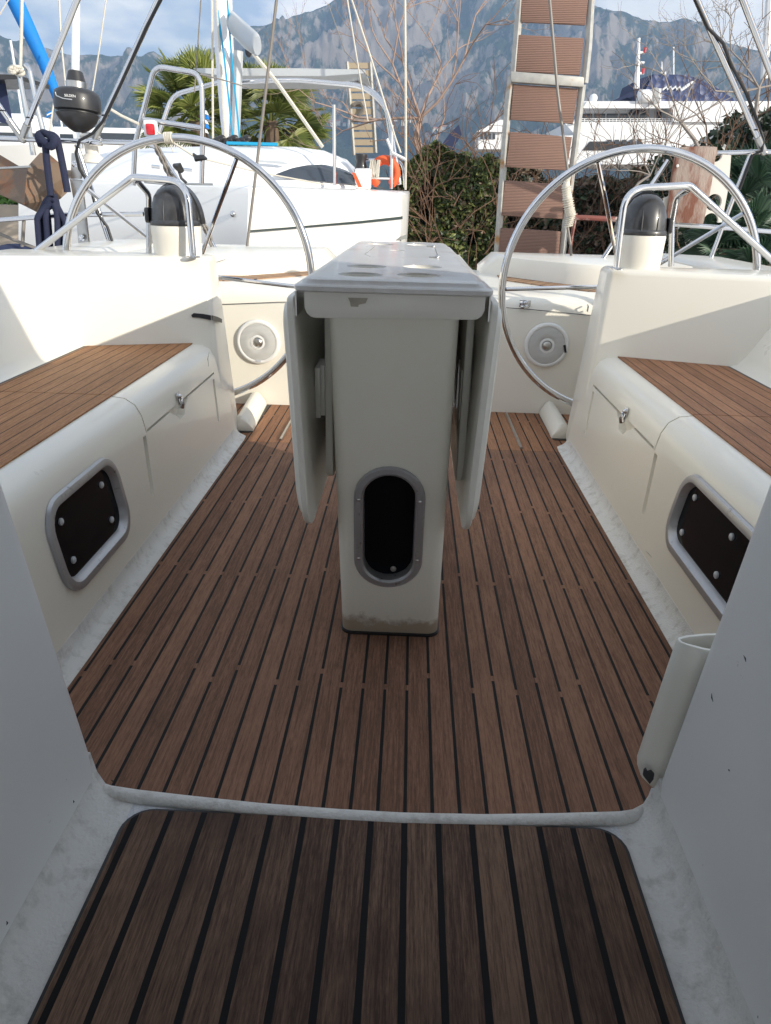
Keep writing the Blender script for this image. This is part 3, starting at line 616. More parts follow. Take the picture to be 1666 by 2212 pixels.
# ------------------------------------------------------------ wheels
def wheel(cx, cz, Y, R, angs, lab, wrap):
    t = thing('steering_wheel', lab, 'steering wheel', (cx, Y, cz), 'twin steering wheels')
    b = MB(); b.tube([(cx+R*cos(a), Y, cz+R*sin(a)) for a in [2*pi*k/96 for k in range(96)]], .0155, 14, closed=True); rim = b.build('rim', 'steel', t, ang=80)
    for a in angs:
        a = radians(a); b = MB(); b.tube([(cx+.06*cos(a), Y+.07, cz+.06*sin(a)), (cx+R*.97*cos(a), Y, cz+R*.97*sin(a))], .0085, 10); b.build('spoke', 'steel', t)
    b = MB(); b.lathe([(.001, -.10), (.045, -.10), (.055, -.06), (.07, -.05), (.07, .01), (.001, .015)][::-1], 28, Matrix.Translation((cx, Y+.07, cz)) @ Matrix.Rotation(pi/2, 4, 'X')); b.build('hub', 'steeld', t)
    if wrap:
        a = radians(wrap); d = Vector((cos(a), 0, sin(a))); T = Vector((-sin(a), 0, cos(a))); c0 = Vector((cx, Y, cz))+d*R
        b = MB()
        for k in range(5):
            p0 = c0+T*(k-2)*.0065; b.tube([p0+d*cos(u)*.018+Vector((0, 1, 0))*sin(u)*.018+T*.001*sin(u*3+k) for u in [2*pi*j/14 for j in range(14)]], .0038, 6, closed=True)
        b.tube([c0-T*.004-d*.018, c0-T*.006-d*.036, c0-T*.009-d*.05], .0022, 5); b.build('twine_wrap', 'wrope', rim)
    return t
wheel(-.935, .634, 3.10, .516, (63, -4, -76, -148, 140), 'port stainless steering wheel with a twine wrap at the top of its rim', 94)
wheel(.893, .636, 3.10, .516, (112, 182, 36, -32, -104), 'starboard stainless steering wheel in front of the weathered board', 0)
# ------------------------------------------------------------ compass binnacles with guard rails
for s in (-1, 1):
    if s < 0: q0, q1, qb = P(308, 487, Y=2.86), P(418, 489, Y=2.86), P(362, 553, Y=2.86)
    else: q0, q1, qb = P(1348, 508, Y=2.87), P(1453, 511, Y=2.87), P(1397, 578, Y=2.87)
    cx = (q0.x+q1.x)/2; r = (q1.x-q0.x)/2*.985; zt = q0.z; cy = 2.86+r*1.0
    t = thing('compass_binnacle', 'white compass drum with black dome cover, %s' % ('in front of the white yacht hull' if s < 0 else 'in front of the weathered board'), 'compass binnacle', (cx, cy, .73), 'compass binnacles')
    b = MB(); b.lathe([(r*.93, .722), (r*.95, .735), (r*.965, .76), (r*.985, .80), (r, zt-.008), (r*.98, zt)], 48, Matrix.Translation((cx, cy, 0))); b.build('drum', 'gel', t, ang=40)
    b = MB(); b.lathe([(r*.93, .7215), (r*1.0, .7225), (r*1.0, .7275), (r*.94, .7290)], 48, Matrix.Translation((cx, cy, 0))); b.build('drum_seal', 'board', t)
    Mx = Matrix.Translation((cx, cy, zt))
    b = MB(); b.lathe([(r*.99, 0), (r*1.0, .004), (r*1.0, .012), (r*.96, .020), (r*.92, .022)], 48, Mx, caps=False)
    b.lathe([(r*.95, .012), (r*.94, .035), (r*.88, .07), (r*.76, .102), (r*.58, .126), (r*.34, .139), (r*.1, .1435), (.001, .1436)], 48, Mx); dm = b.build('dome_cover', 'dome', t, ang=50)
    for ang in ((100, 62) if s < 0 else (110, 70)):
        a = radians(ang); pts = []
        for k in range(15):
            e = pi*k/14; d = Vector((cos(a)*cos(e), -sin(.9)*0-abs(sin(e))*.0, sin(e)))
            pts.append(Mx@Vector((r*.97*cos(a)*1.0*(1 if True else 1)+0*d.x, -r*.97*cos(e), .012+.128*sin(e)*(1-.12*abs(cos(a))))))
        # fore-and-aft seam bands over the dome
        pts = [Mx@Vector((r*.955*cos(a)*sqrt(1), -sqrt(max(0, 1-cos(a)**2))*r*.955*cos(e), .014+sqrt(max(0, 1-cos(a)**2))*.132*sin(e))) for e in [pi*k/16 for k in range(17)]]
        b = MB(); b.tube(pts, .0028, 6); b.build('seam', 'rubber', dm)
    # hinge hood band behind, and side knob
    pts = [Mx@Vector((r*.97*cos(e), r*.30, .006+.138*sin(e))) for e in [pi*k/24 for k in range(25)]]
    b = MB(); b.loft([[p+Vector((0, -.022, 0)), p+Vector((0, .03, 0)), p+(p-Mx@Vector((0, r*.25, 0))).normalized()*.009+Vector((0, .03, 0)), p+(p-Mx@Vector((0, r*.25, 0))).normalized()*.009+Vector((0, -.022, 0))] for p in pts]); b.build('hinge_band', 'rubber', t, ang=40)
    kx = s*r*1.02
    b = MB(); b.prism([Mx@Vector((kx-s*.006, y, z)) for y, z in rrect(-.01, .035, .05, .055, .012)], (s*.016, 0, 0)); b.build('side_knob', 'rubber', t, bevel=.002)
    # guard rail
    g = thing('guard_rail', 'bent stainless guard hoop over the %s compass binnacle' % ('port' if s < 0 else 'starboard'), 'guard rail', (cx, 2.9, .73), 'binnacle guard hoops')
    if s < 0: pts = [P(417, 554, Y=2.84), P(403, 392, Y=2.86), P(288, 382, Y=2.92), P(66, 552, Y=3.0)]
    else: pts = [P(1332, 578, Y=2.84), P(1352, 408, Y=2.86), P(1490, 400, Y=2.92), P(1700, 590, Y=3.0)]
    b = MB(); pp = arc_fillet(pts, [.085, .05], 10); b.tube(pp, .0125, 14); b.build('hoop', 'steel', g, ang=80)
    if s < 0: p2 = [P(297, 391, Y=2.93), P(322, 420, Y=3.0), P(322, 470, Y=3.02), P(322, 560, Y=3.02)]
    else: p2 = [P(1486, 410, Y=2.93), P(1462, 425, Y=3.0), P(1452, 480, Y=3.02), P(1450, 575, Y=3.02)]
    b = MB(); b.tube(arc_fillet(p2, .05, 8), .011, 12); b.build('rear_leg', 'steel', g, ang=80)
    f = pts[0]; b = MB(); b.lathe([(.026, .729), (.026, .733), (.016, .737)], 20, Matrix.Translation((f.x, f.y, 0))); b.build('base_flange', 'steel', g)

# ============================================================ beyond our own cockpit
def PY(Y): return lambda x, y: P(x, y, Y=Y)
def polyprism(b, pts, Y, th): b.prism([P(x, y, Y=Y) for x, y in pts], (0, th, 0)); return b
def wires(name, pts, r, m, label, cat, group=None, n=6, fil=None):
    b = MB(); pts = [Vector(p) for p in pts]
    if fil: pts = arc_fillet(pts, fil, 6)
    return tag(b.tube(pts, r, n).build(name, m), label, cat, group)

# ---- ground and mountains
gz = -1.5
MB().prism([(-9000, 4.8, gz), (9000, 4.8, gz), (9000, 9000, gz), (-9000, 9000, gz)], (0, 0, -.5)).build('ground', 'earth').__setitem__('kind', 'structure')
RIDGE = [(-900, 60), (-300, 80), (0, 84), (40, 92), (83, 105), (110, 112), (180, 118), (250, 126), (305, 124), (332, 111), (367, 128), (412, 133), (465, 105), (538, 62), (621, 47), (655, 30), (718, 3), (800, -22), (900, -40), (1050, -35), (1180, -10), (1290, 20), (1412, 45), (1511, 50), (1564, 84), (1641, 111), (1720, 122), (2100, 160), (2600, 200)]
def ridge_el(x):
    for (a, b), (c, d) in zip(RIDGE, RIDGE[1:]):
        if a <= x <= c: return b+(d-b)*(x-a)/(c-a)
    return 150
def az_of(x): v = P(x, 400, Y=100); return atan2(v.x, v.y)
NA, NR = 760, 260; R0m, R1m = 1150., 2500.
def terr(i, j):
    x = -520+i*(2700/NA); v = F_*FP+R_*(x-CX)-U_*(ridge_el(x)-CY); az = atan2(v.x, v.y); el = atan(v.z/sqrt(v.x**2+v.y**2))
    s = j/NR; r = R0m+(R1m-R0m)*min(s, 1)+max(0, s-1)*600
    g = .22*s+.78*(s**1.9) if s < 1 else 1-(s-1)*2
    z = r*tan(el)*g
    p = Vector((r*sin(az), r*cos(az), z))
    q = p/190
    rdg = noise.ridged_multi_fractal(q*Vector((1, .55, .8)) if False else Vector((q.x*1.0, q.y*.55, q.z*.35)), .9, 2.1, 5, 1.0, 2.0)
    fb = noise.fractal(Vector((p.x/60, p.y/60, p.z/60)), .8, 2.1, 4)
    a = min(1, s*3.0)*(1 if s < .93 else max(.15, 1-(s-.93)*12))
    p.z += (rdg-.9)*62*a+fb*7*a-(1.5 if s < .02 else 0)
    d = Vector((sin(az), cos(az), 0)); p -= d*((rdg-.9)*60*a)
    return p
vs = []; fs = []; JJ = NR+6
for i in range(NA+1):
    for j in range(JJ+1): vs.append(terr(i, j) if j <= NR else terr(i, j))
for i in range(NA):
    for j in range(JJ):
        a = i*(JJ+1)+j; fs.append((a, a+JJ+1, a+JJ+2, a+1))
def mountain_mat():
    m = bpy.data.materials.new('mountain'); m.use_nodes = True; t = m.node_tree; b = t.nodes['Principled BSDF']; lk = t.links.new
    g = N(t, 'ShaderNodeTexCoord'); ge = N(t, 'ShaderNodeNewGeometry'); s = N(t, 'ShaderNodeSeparateXYZ'); lk(ge.outputs['Normal'], s.inputs[0]); sp = N(t, 'ShaderNodeSeparateXYZ'); lk(g.outputs['Object'], sp.inputs[0])
    mp = N(t, 'ShaderNodeMapping'); mp.inputs['Scale'].default_value = (.034, .018, .016); lk(g.outputs['Object'], mp.inputs[0])
    n1 = N(t, 'ShaderNodeTexNoise'); n1.inputs['Scale'].default_value = 1; n1.inputs['Detail'].default_value = 12; n1.inputs['Roughness'].default_value = .74; lk(mp.outputs[0], n1.inputs['Vector'])
    mp2 = N(t, 'ShaderNodeMapping'); mp2.inputs['Scale'].default_value = (.0032, .0032, .0045); lk(g.outputs['Object'], mp2.inputs[0])
    n2 = N(t, 'ShaderNodeTexNoise'); n2.inputs['Scale'].default_value = 1; n2.inputs['Detail'].default_value = 4; lk(mp2.outputs[0], n2.inputs['Vector'])
    # bare rock on the steep faces, scrub elsewhere; little rock on the foothills
    steep = math_(t, 'SUBTRACT', 1, s.outputs[2])
    hgt = N(t, 'ShaderNodeMapRange'); hgt.inputs[1].default_value = 55; hgt.inputs[2].default_value = 170; hgt.inputs[3].default_value = -.25; hgt.inputs[4].default_value = .03; lk(sp.outputs[2], hgt.inputs[0])
    v = math_(t, 'ADD', math_(t, 'MULTIPLY', steep, .20), math_(t, 'ADD', n1.outputs[0], math_(t, 'ADD', hgt.outputs[0], math_(t, 'MULTIPLY', math_(t, 'SUBTRACT', n2.outputs[0], .5), .75))))
    r = N(t, 'ShaderNodeMapRange'); r.inputs[1].default_value = .57; r.inputs[2].default_value = .68; lk(v, r.inputs[0])
    x = N(t, 'ShaderNodeMix', data_type='RGBA'); lk(n2.outputs[0], x.inputs[0]); x.inputs[6].default_value = (.030, .055, .030, 1); x.inputs[7].default_value = (.075, .105, .055, 1)
    x2 = N(t, 'ShaderNodeMix', data_type='RGBA'); lk(n1.outputs[0], x2.inputs[0]); x2.inputs[6].default_value = (.26, .20, .155, 1); x2.inputs[7].default_value = (.60, .53, .45, 1)
    y = N(t, 'ShaderNodeMix', data_type='RGBA'); lk(r.outputs[0], y.inputs[0]); lk(x.outputs[2], y.inputs[6]); lk(x2.outputs[2], y.inputs[7]); lk(y.outputs[2], b.inputs['Base Color'])
    b.inputs['Roughness'].default_value = .95; b.inputs['Specular IOR Level'].default_value = .1
    bp = N(t, 'ShaderNodeBump'); bp.inputs['Strength'].default_value = 1; bp.inputs['Distance'].default_value = 20; lk(n1.outputs[0], bp.inputs['Height']); lk(bp.outputs[0], b.inputs['Normal'])
    return m
M_['mountain'] = mountain_mat()
mo = pyd('mountains', vs, fs, 'mountain', smooth=True); mo['kind'] = 'structure'
# houses on the lower slopes
def slope_point(x, y):
    i = int((x+520)/(2700/NA)); best = None
    for j in range(4, NR):
        p = terr(i, j); v = p-EYE; z = v.dot(F_); yy_ = CY-FP*v.dot(U_)/z
        if yy_ < y: return p
    return terr(i, 40)
hrnd = random.Random(3); house0 = None
HS = [(hrnd.uniform(690, 800), hrnd.uniform(268, 276)) for _ in range(11)]+[(hrnd.uniform(850, 900), hrnd.uniform(262, 270)) for _ in range(5)]+[(hrnd.uniform(900, 1010), hrnd.uniform(274, 305)) for _ in range(9)]+[(hrnd.uniform(25, 180), hrnd.uniform(208, 240)) for _ in range(9)]+[(970, 279), (978, 281), (960, 303), (1002, 300)]
for hx, hy in HS:
    p = slope_point(hx, hy)
    if house0 is None:
        t = thing('hill_house', 'tiny pale house far off on the lower mountain slope', 'house', (0, 0, 0), 'far houses on the slope'); 
        MB().box(-6, 6, -4, 4, -4, 6).build('wall', 'wall', t); b = MB(); b.prism([(-6.6, -4.6, 6), (6.6, -4.6, 6), (6.6, 0, 8.8), (-6.6, 0, 8.8)], (0, .3, .3)); b.prism([(-6.6, 4.6, 6), (6.6, 4.6, 6), (6.6, 0.3, 8.8), (-6.6, 0.3, 8.8)], (0, -.1, .4)); b.build('roof', 'tile', t)
        t.location = p; house0 = t
        for ch in t.children: ch.matrix_parent_inverse = Matrix()
    else:
        c = copy_thing(house0, p); c.rotation_euler.z = hrnd.uniform(-.5, .5); k = hrnd.uniform(.6, 1.1); c.scale = (k, k, k)

# ---- leaves
def leaf_cloud(name, n, fpos, size, m, parent=None, seed=1, aspect=1.8, kind=None):
    R = random.Random(seed); vs = []; fs = []
    for _ in range(n):
        p = fpos(R)
        if p is None: continue
        a = Vector((R.gauss(0, 1), R.gauss(0, 1), R.gauss(0, 1))).normalized(); u = a.orthogonal().normalized(); ang = R.uniform(0, 2*pi); u = u*cos(ang)+a.cross(u)*sin(ang); v = a.cross(u)
        s_ = size*R.uniform(.6, 1.35); L_ = u*s_*aspect/2; W_ = v*s_/2; i = len(vs)
        vs += [p-L_, p+W_-a*s_*.12, p+L_, p-W_-a*s_*.12]; fs.append((i, i+1, i+2, i+3))
    o = pyd(name, vs, fs, m, parent)
    return o
def branches(b, p, d, ln, r, lv, R, spread=.55, up=.15, nk=(2, 3), shrink=.72, seg=3, sides=5, wig=.12):
    pts = [p]; rr = [r]; q = p; dd = d.copy()
    for k in range(seg):
        dd = (dd+Vector((R.gauss(0, wig), R.gauss(0, wig), R.gauss(0, wig)+up*.15))).normalized(); q = q+dd*ln/seg; pts.append(q); rr.append(r*(1-.35*(k+1)/seg))
    b.tube(pts, rr, sides, caps=False)
    if lv <= 0: return
    for k in range(R.randint(*nk)):
        s = pts[R.choice([seg, seg, max(1, seg-1)])]; a = dd.orthogonal().normalized(); ang = R.uniform(0, 2*pi); a = a*cos(ang)+dd.cross(a)*sin(ang)
        nd = (dd+a*R.uniform(.5, 1)*spread*1.6+Vector((0, 0, up))).normalized()
        branches(b, s, nd, ln*shrink*R.uniform(.75, 1.15), r*.60, lv-1, R, spread, up, nk, shrink, seg, sides, wig)

# hedges: front faces and uneven tops
def hedge(name, x0, x1, ytop, Y, depth, n, m, size, label, seed, zb=-.9, twigs=30, m2=None, n2=0, cat='hedge'):
    a, c_ = P(x0, 400, Y=Y), P(x1, 400, Y=Y)
    t = thing(name, label, cat, ((a.x+c_.x)/2, Y+depth/2, gz))
    def top(u): 
        x = x0+(x1-x0)*u; k = u*(len(ytop)-1); i = min(int(k), len(ytop)-2); yy_ = ytop[i]+(ytop[i+1]-ytop[i])*(k-i)
        return P(x, yy_, Y=Y).z
    def f(R):
        u = R.random(); w_ = R.random()**1.7*depth; x = a.x+(c_.x-a.x)*u
        zt_ = top(u)+noise.noise(Vector((x*1.8, seed, 0)))*.35+noise.noise(Vector((x*6, seed, 3)))*.12
        z = zb+(zt_-zb)*(1-R.random()**1.35*1.0)
        q = Vector((x, Y+w_+noise.noise(Vector((x*1.5, z*1.7, seed)))*.55, z))
        if noise.noise(Vector((x*2.6, z*2.6, seed+9))) < -.32 and w_ < depth*.5: return None
        return q
    leaf_cloud('foliage', n, f, size, m, t, seed)
    if m2: leaf_cloud('pale_leaves', n2, f, size*.9, m2, t, seed+5)
    R = random.Random(seed+2); b = MB()
    for _ in range(twigs):
        u = R.random(); x = a.x+(c_.x-a.x)*u; z = R.uniform(zb, top(u)-.3)
        branches(b, Vector((x, Y+R.uniform(-.15, .3), z)), Vector((R.gauss(0, .6), -.15, 1)).normalized(), R.uniform(.5, 1.1), .012, 2, R, .5, .1, (1, 3), .7, 3, 4, .2)
    b.build('twigs', 'twig', t, recalc=False)
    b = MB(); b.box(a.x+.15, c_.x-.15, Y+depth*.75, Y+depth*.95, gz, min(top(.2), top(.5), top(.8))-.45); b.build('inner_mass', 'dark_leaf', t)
    return t
hedge('hedge', 850, 1100, [345, 335, 322, 335, 330], 12.5, 1.8, 36000, 'hedge', .058, 'dense dark green hedge behind the raised gangway, right of the white hull', 5, m2='drybrush', n2=7000, twigs=60)
hedge('hedge', 1085, 1470, [340, 385, 390, 380, 372], 13.5, 1.6, 12000, 'dark_leaf', .08, 'brown twiggy thicket with pale dry leaves between the gangway and the starboard binnacle', 11, m2='drybrush', n2=14000, twigs=110, cat='thicket')
hedge('flowering_bush', 1475, 1780, [335, 300, 255, 215, 190], 11.0, 2.0, 9000, 'dark_leaf', .08, 'dark bush with white blossom clusters at the right edge above the board', 21, zb=.1, m2='blossom', n2=1500, twigs=60, cat='bush')
# bare trees
def bare_tree(base, pts_dir, label, seed, m, ln, r, lv, name='bare_tree', **k):
    R = random.Random(seed); t = thing(name, label, 'bare tree', base)
    b = MB(); b.tube([Vector(base)]+[Vector(p) for p in pts_dir], [r*1.5]+[r*1.25]*(len(pts_dir)-1)+[r], 7); b.build('trunk', m, t)
    b = MB(); e = Vector(pts_dir[-1]); d0 = (e-Vector(pts_dir[-2] if len(pts_dir) > 1 else base)).normalized()
    for a in k.pop('dirs'):
        branches(b, e, Vector(a).normalized(), ln*R.uniform(.85, 1.15), r*.62, lv, R, **k)
    b.build('branches', m, t, recalc=False); return t
B = PY(15)
bare_tree(tuple(B(915, 460)), [B(910, 360), B(905, 325), B(898, 300), B(908, 255)], 'leafless pink-barked tree standing behind the stern of the white yacht', 4, 'bark', 1.1, .046, 5, dirs=[(-.75, 0, .7), (.8, .1, .55), (-.2, 0, 1), (.35, .2, .9), (-.9, .1, .15)], spread=.5, up=.16, nk=(2, 3), shrink=.74, wig=.14)
bare_tree(tuple(B(975, 470)), [B(955, 420), B(930, 370), B(918, 345)], 'forked leafless sapling leaning beside the larger bare tree', 14, 'bark', .8, .035, 4, dirs=[(-.3, 0, .9), (.5, 0, .9)], spread=.5, up=.2, nk=(2, 2), shrink=.7, wig=.14)
B = PY(10.5)
bare_tree(tuple(B(1570, 470)), [B(1540, 380), B(1500, 300), B(1470, 262)], 'leafless grey tree spreading in front of the ferry, left of the blossom bush', 24, 'bark2', .55, .020, 3, dirs=[(-.6, 0, .8), (.1, 0, 1), (-1, 0, .2), (.8, 0, .7)], spread=.6, up=.1, nk=(2, 3), shrink=.76, wig=.16)
bare_tree(tuple(B(1680, 420)), [B(1645, 330), B(1632, 250), B(1640, 190)], 'leafless grey tree at the right edge of the picture above the blossom bush', 33, 'bark2', .58, .022, 4, dirs=[(-.6, 0, .8), (.3, 0, 1), (-.5, 0, .6), (.9, 0, .3), (-.9, 0, -.1)], spread=.6, up=.1, nk=(2, 3), shrink=.76, wig=.16)
bare_tree(tuple(B(1330, 520)), [B(1345, 440), B(1380, 395), B(1405, 378)], 'low bare shrub with arching grey shoots below the ferry', 43, 'bark2', .5, .014, 3, dirs=[(-.9, 0, .5), (.4, 0, .9), (-.4, 0, 1)], spread=.6, up=.1, nk=(2, 3), shrink=.74, wig=.18, name='bare_shrub')
# palms
def palm(cx, cy, Y, n, fr, label, seed, m='palm', trunk=True, lo=-.7):
    R = random.Random(seed); c = P(cx, cy, Y=Y); t = thing('fan_palm', label, 'palm tree', (c.x, c.y, gz), 'fan palms')
    vs = []; fs = []; pb = MB()
    for k in range(n):
        az = R.uniform(0, 2*pi); el = R.uniform(lo, 1.35); d = Vector((cos(az)*cos(el), sin(az)*cos(el), sin(el)))
        pl = fr*R.uniform(.75, 1.15); tip = c+d*pl+Vector((0, 0, -.12*pl*(1-sin(el)))); pb.tube([c, c+d*pl*.5+Vector((0, 0, .05)), tip], [.018, .014, .010], 4, caps=False)
        dirn = (tip-c-d*pl*.4).normalized(); side = dirn.cross(Vector((0, 0, 1))).normalized(); nrm = side.cross(dirn)
        tw = R.uniform(-.6, .6); side, nrm = side*cos(tw)+nrm*sin(tw), nrm*cos(tw)-side*sin(tw)
        nb = 30; fl = fr*R.uniform(.72, .95)
        for q in range(nb):
            a = -1.75+3.5*q/(nb-1); ln = fl*(1-.20*abs(a)/1.75)*R.uniform(.92, 1.05)
            bd = (dirn*cos(a)+side*sin(a)+nrm*(.10-.05*cos(a))).normalized(); wd = bd.cross(nrm).normalized()*ln*.034
            mid = tip+bd*ln*.62; end = tip+bd*ln+Vector((0, 0, -.10*ln*R.uniform(.4, 1.6))); i = len(vs); f = nrm*ln*.018
            vs += [tip-wd*.3, mid-wd+f, end, mid+wd+f, tip+wd*.3, mid-f]
            fs += [(i, i+1, i+5), (i+1, i+2, i+5), (i+2, i+3, i+5), (i+3, i+4, i+5), (i, i+5, i+4)]
    pyd('crown', vs, fs, m, t); pb.build('leaf_stalks', m, t, recalc=False)
    if trunk: MB().tube([(c.x, c.y, gz), (c.x+.03, c.y, c.z-.6), (c.x, c.y, c.z+.1)], [.24, .2, .16], 10).build('trunk', 'trunk', t)
    return t
palm(428, 262, 17, 50, .80, 'sunlit fan palm left of the mast of the white yacht', 3)
palm(585, 272, 18, 46, .80, 'sunlit fan palm right of the mast of the white yacht', 8)
palm(650, 290, 19, 14, .5, 'small low fan palm showing over the cabin roof', 12)
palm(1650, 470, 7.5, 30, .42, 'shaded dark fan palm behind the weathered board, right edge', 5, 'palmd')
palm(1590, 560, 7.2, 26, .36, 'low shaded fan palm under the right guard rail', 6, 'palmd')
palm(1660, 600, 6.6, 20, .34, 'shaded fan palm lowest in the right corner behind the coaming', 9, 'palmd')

# ---- ferry
def FV(pts): return [(1030.4+x*.3815, y*.3815) for x, y in pts]
fy_ = 85
fe = thing('ferry', 'large white ferry with dark blue patterned funnel and a white radar mast beyond the hedge', 'ferry', tuple(P(1480, 330, Y=fy_)))
def fpoly(name, pts, m, Y, th, par=fe, bev=0): b = MB(); polyprism(b, FV(pts), Y, th); return b.build(name, m, par, bevel=bev)
fpoly('upper_deck', [(560, 700), (600, 640), (600, 612), (1105, 612), (1112, 625), (1112, 690), (1800, 690), (1800, 572), (800, 572), (600, 572), (592, 612), (590, 640), (540, 700)], 'ferry', 85, 1.0)
fpoly('upper_deck', [(590, 690), (1800, 690), (1800, 930), (380, 930), (430, 770), (560, 765), (500, 700), (520, 692)], 'ferry', 85.4, 12)
fpoly('deck_back_wall', [(590, 600), (1120, 600), (1120, 695), (590, 695)], 'ferry', 88.5, .5)
fpoly('side_wall', [(1112, 572), (1800, 572), (1800, 700), (1112, 700)], 'ferry', 85.3, 11)
fpoly('roof', [(590, 575), (1800, 575), (1800, 590), (590, 590)], 'ferry', 85.1, 11)
for x0, x1 in ((590, 655), (665, 728), (738, 800), (810, 880)): fpoly('window', [(x0, 643), (x1, 643), (x1, 688), (x0, 688)], 'tint', 88.3, .1)
b = MB(); c0 = P(*FV([(905, 665)])[0], Y=88.3); b.lathe([(.001, 0), (1.05, 0), (1.05, .1)], 24, Matrix.Translation(c0) @ Matrix.Rotation(pi/2, 4, 'X')); b.build('round_window', 'tint', fe)
fpoly('door', [(1020, 632), (1045, 632), (1045, 690), (1020, 690)], 'dark', 88.3, .1)
b = MB()
for k in range(0, 27): x = 590+k*20; q0, q1 = P(*FV([(x, 672)])[0], Y=85.6), P(*FV([(x, 693)])[0], Y=85.6); b.tube([q0, q1], .035, 4)
for y in (672, 683): b.tube([P(*FV([(590, y)])[0], Y=85.6), P(*FV([(1110, y)])[0], Y=85.6)], .04, 4)
b.build('railing', 'ferry', fe)
fpoly('awning', [(600, 612), (735, 612), (800, 572), (625, 572)], 'hull2', 84.8, .15)
fpoly('lower_deck_shade', [(640, 800), (900, 800), (900, 850), (600, 850)], 'dark', 85.3, .2)  # flat dark panel stands in for the shade on the lower deck
for k in range(5): fpoly('window', [(740+k*42, 790), (765+k*42, 790), (765+k*42, 815), (740+k*42, 815)], 'tint', 85.25, .1)
fpoly('funnel', [(960, 500), (1000, 420), (1180, 422), (1240, 440), (1330, 478), (1460, 560), (1480, 574), (930, 574)], 'ferrybl', 86, 8)
fpoly('funnel_fin', [(848, 552), (870, 520), (903, 512), (925, 445), (1002, 419), (962, 500), (935, 574), (880, 574), (875, 552)], 'navycloth', 86.2, 7)
fpoly('equipment_box', [(995, 500), (1046, 500), (1044, 577), (993, 577)], 'ferry', 84.6, 1.4)
for yy_ in (521, 562): b = MB(); c0 = P(*FV([(1010, yy_)])[0], Y=84.55); b.lathe([(.001, -.02), (.30, -.02), (.30, 0), (.36, 0), (.42, -.05), (.42, .05)], 20, Matrix.Translation(c0) @ Matrix.Rotation(pi/2, 4, 'X')); b.build('fan', 'steeld', fe)
b = MB(); a, c_ = P(*FV([(912, 545)])[0], Y=85), P(*FV([(985, 545)])[0], Y=85); b.tube([a, a+(c_-a)*.06, a+(c_-a)*.94, c_], [.5, .62, .62, .5], 20); b.build('life_raft_canister', 'ferry', fe, ang=60)
b = MB(); a, c_ = P(*FV([(904, 502)])[0], Y=86), P(*FV([(918, 215)])[0], Y=86); b.tube([a, c_], [.30, .14], 8)
for yy_, l_ in ((298, 40), (355, 36), (415, 34)):
    a, c_ = P(*FV([(912, yy_)])[0], Y=85.9), P(*FV([(912+l_, yy_)])[0], Y=85.9); b.tube([a, c_], .13, 6)
b.build('radar_mast', 'ferry', fe)
for px, py in ((951, 285), (941, 402)): b = MB(); q = P(*FV([(px, py)])[0], Y=85.9); b.tube([q-Vector((0, 0, .25)), q+Vector((0, 0, .25))], .16, 8); b.build('mast_light', 'red', fe)
b = MB()
for x, y0, y1 in ((1048, 345, 430), (1115, 265, 470), (1068, 405, 425), (652, 545, 575)): b = MB(); b.tube([P(*FV([(x, y1)])[0], Y=86.5), P(*FV([(x, y0)])[0], Y=86.5)], .09, 5); b.build('antenna', 'ferry', fe)
b = MB(); b.ball(P(*FV([(660, 556)])[0], Y=86), .42, 14); b.build('radome', 'ferry', fe)
b = MB(); lg = [(1052, 508), (1074, 491), (1078, 506), (1100, 490), (1104, 506), (1126, 490), (1130, 506), (1150, 491), (1156, 510), (1196, 482), (1226, 460)]
b.tube([P(x, y, Y=85.92) for x, y in FV(lg)], [.10]*4+[.12]*4+[.16, .16, .1], 6); b.build('wave_logo', 'ferry', fe)
# dark blue crane-like gangway shape and pale shed left of the gangway
t = thing('blue_structure', 'slanting navy blue steel structure behind the hedge, left of the raised gangway', 'structure', tuple(P(965, 345, Y=55)))
b = MB(); polyprism(b, [(938, 345), (950, 318), (972, 288), (992, 268), (998, 290), (984, 312), (978, 345), (966, 345), (965, 325), (955, 345)], 55, 3); b.build('frame', 'navycloth', t)
t = thing('shed', 'pale blue-roofed quay shed between the hedge and the gangway', 'shed', tuple(P(1055, 300, Y=60)))
b = MB(); polyprism(b, [(1030, 284), (1082, 258), (1096, 262), (1092, 285)], 60, 4); b.build('roof', 'hull2', t)
b = MB(); polyprism(b, [(1034, 285), (1092, 285), (1092, 322), (1034, 322)], 60.3, 3.5); b.build('wall', 'ferry', t)
for k in range(4): b = MB(); polyprism(b, [(1038+k*9, 288), (1043+k*9, 288), (1043+k*9, 300), (1038+k*9, 300)], 60.2, .1); b.build('window', 'tint', t)

# ---- white yacht alongside
ya = thing('white_yacht', 'white sailing yacht with dark stripe, mast and stainless arches, moored close astern', 'sailing yacht', tuple(P(540, 545, Y=8.6)), )
# plan corner at x=537; port side recedes left, starboard side recedes right
def YS(x):                                            # distance of the topside at picture column x
    return 8.5+(x-537)/343*1.5 if x > 537 else 8.5+(537-x)/400*1.2
b = MB(); cols = [40, 150, 260, 370, 450, 500, 528, 537, 546, 600, 680, 760, 830, 868, 880, 884]
secs = []
for x in cols:
    Y = YS(x)+(.25 if x > 870 else 0)+(.25 if x > 882 else 0)
    sh = 402 if x > 537 else 402-(537-x)*.03
    sh = sh+(x-537)*.045 if x > 537 else sh
    ch = 420 if x < 537 else 420+(x-537)*.02
    sec = [P(x, sh-5, Y=Y+.25), P(x, sh, Y=Y+.06), P(x, sh+4, Y=Y+.01), P(x, ch, Y=Y-.02), P(x-(3 if x > 500 else 0), 500, Y=Y+.02), P(x-(8 if x > 500 else 0), 560, Y=Y+.12), P(x-(14 if x > 500 else 0), 660, Y=Y+.5)]
    bk = [Vector((q.x, 13.5, q.z)) for q in (sec[-1], sec[0])]
    secs.append(sec+bk)
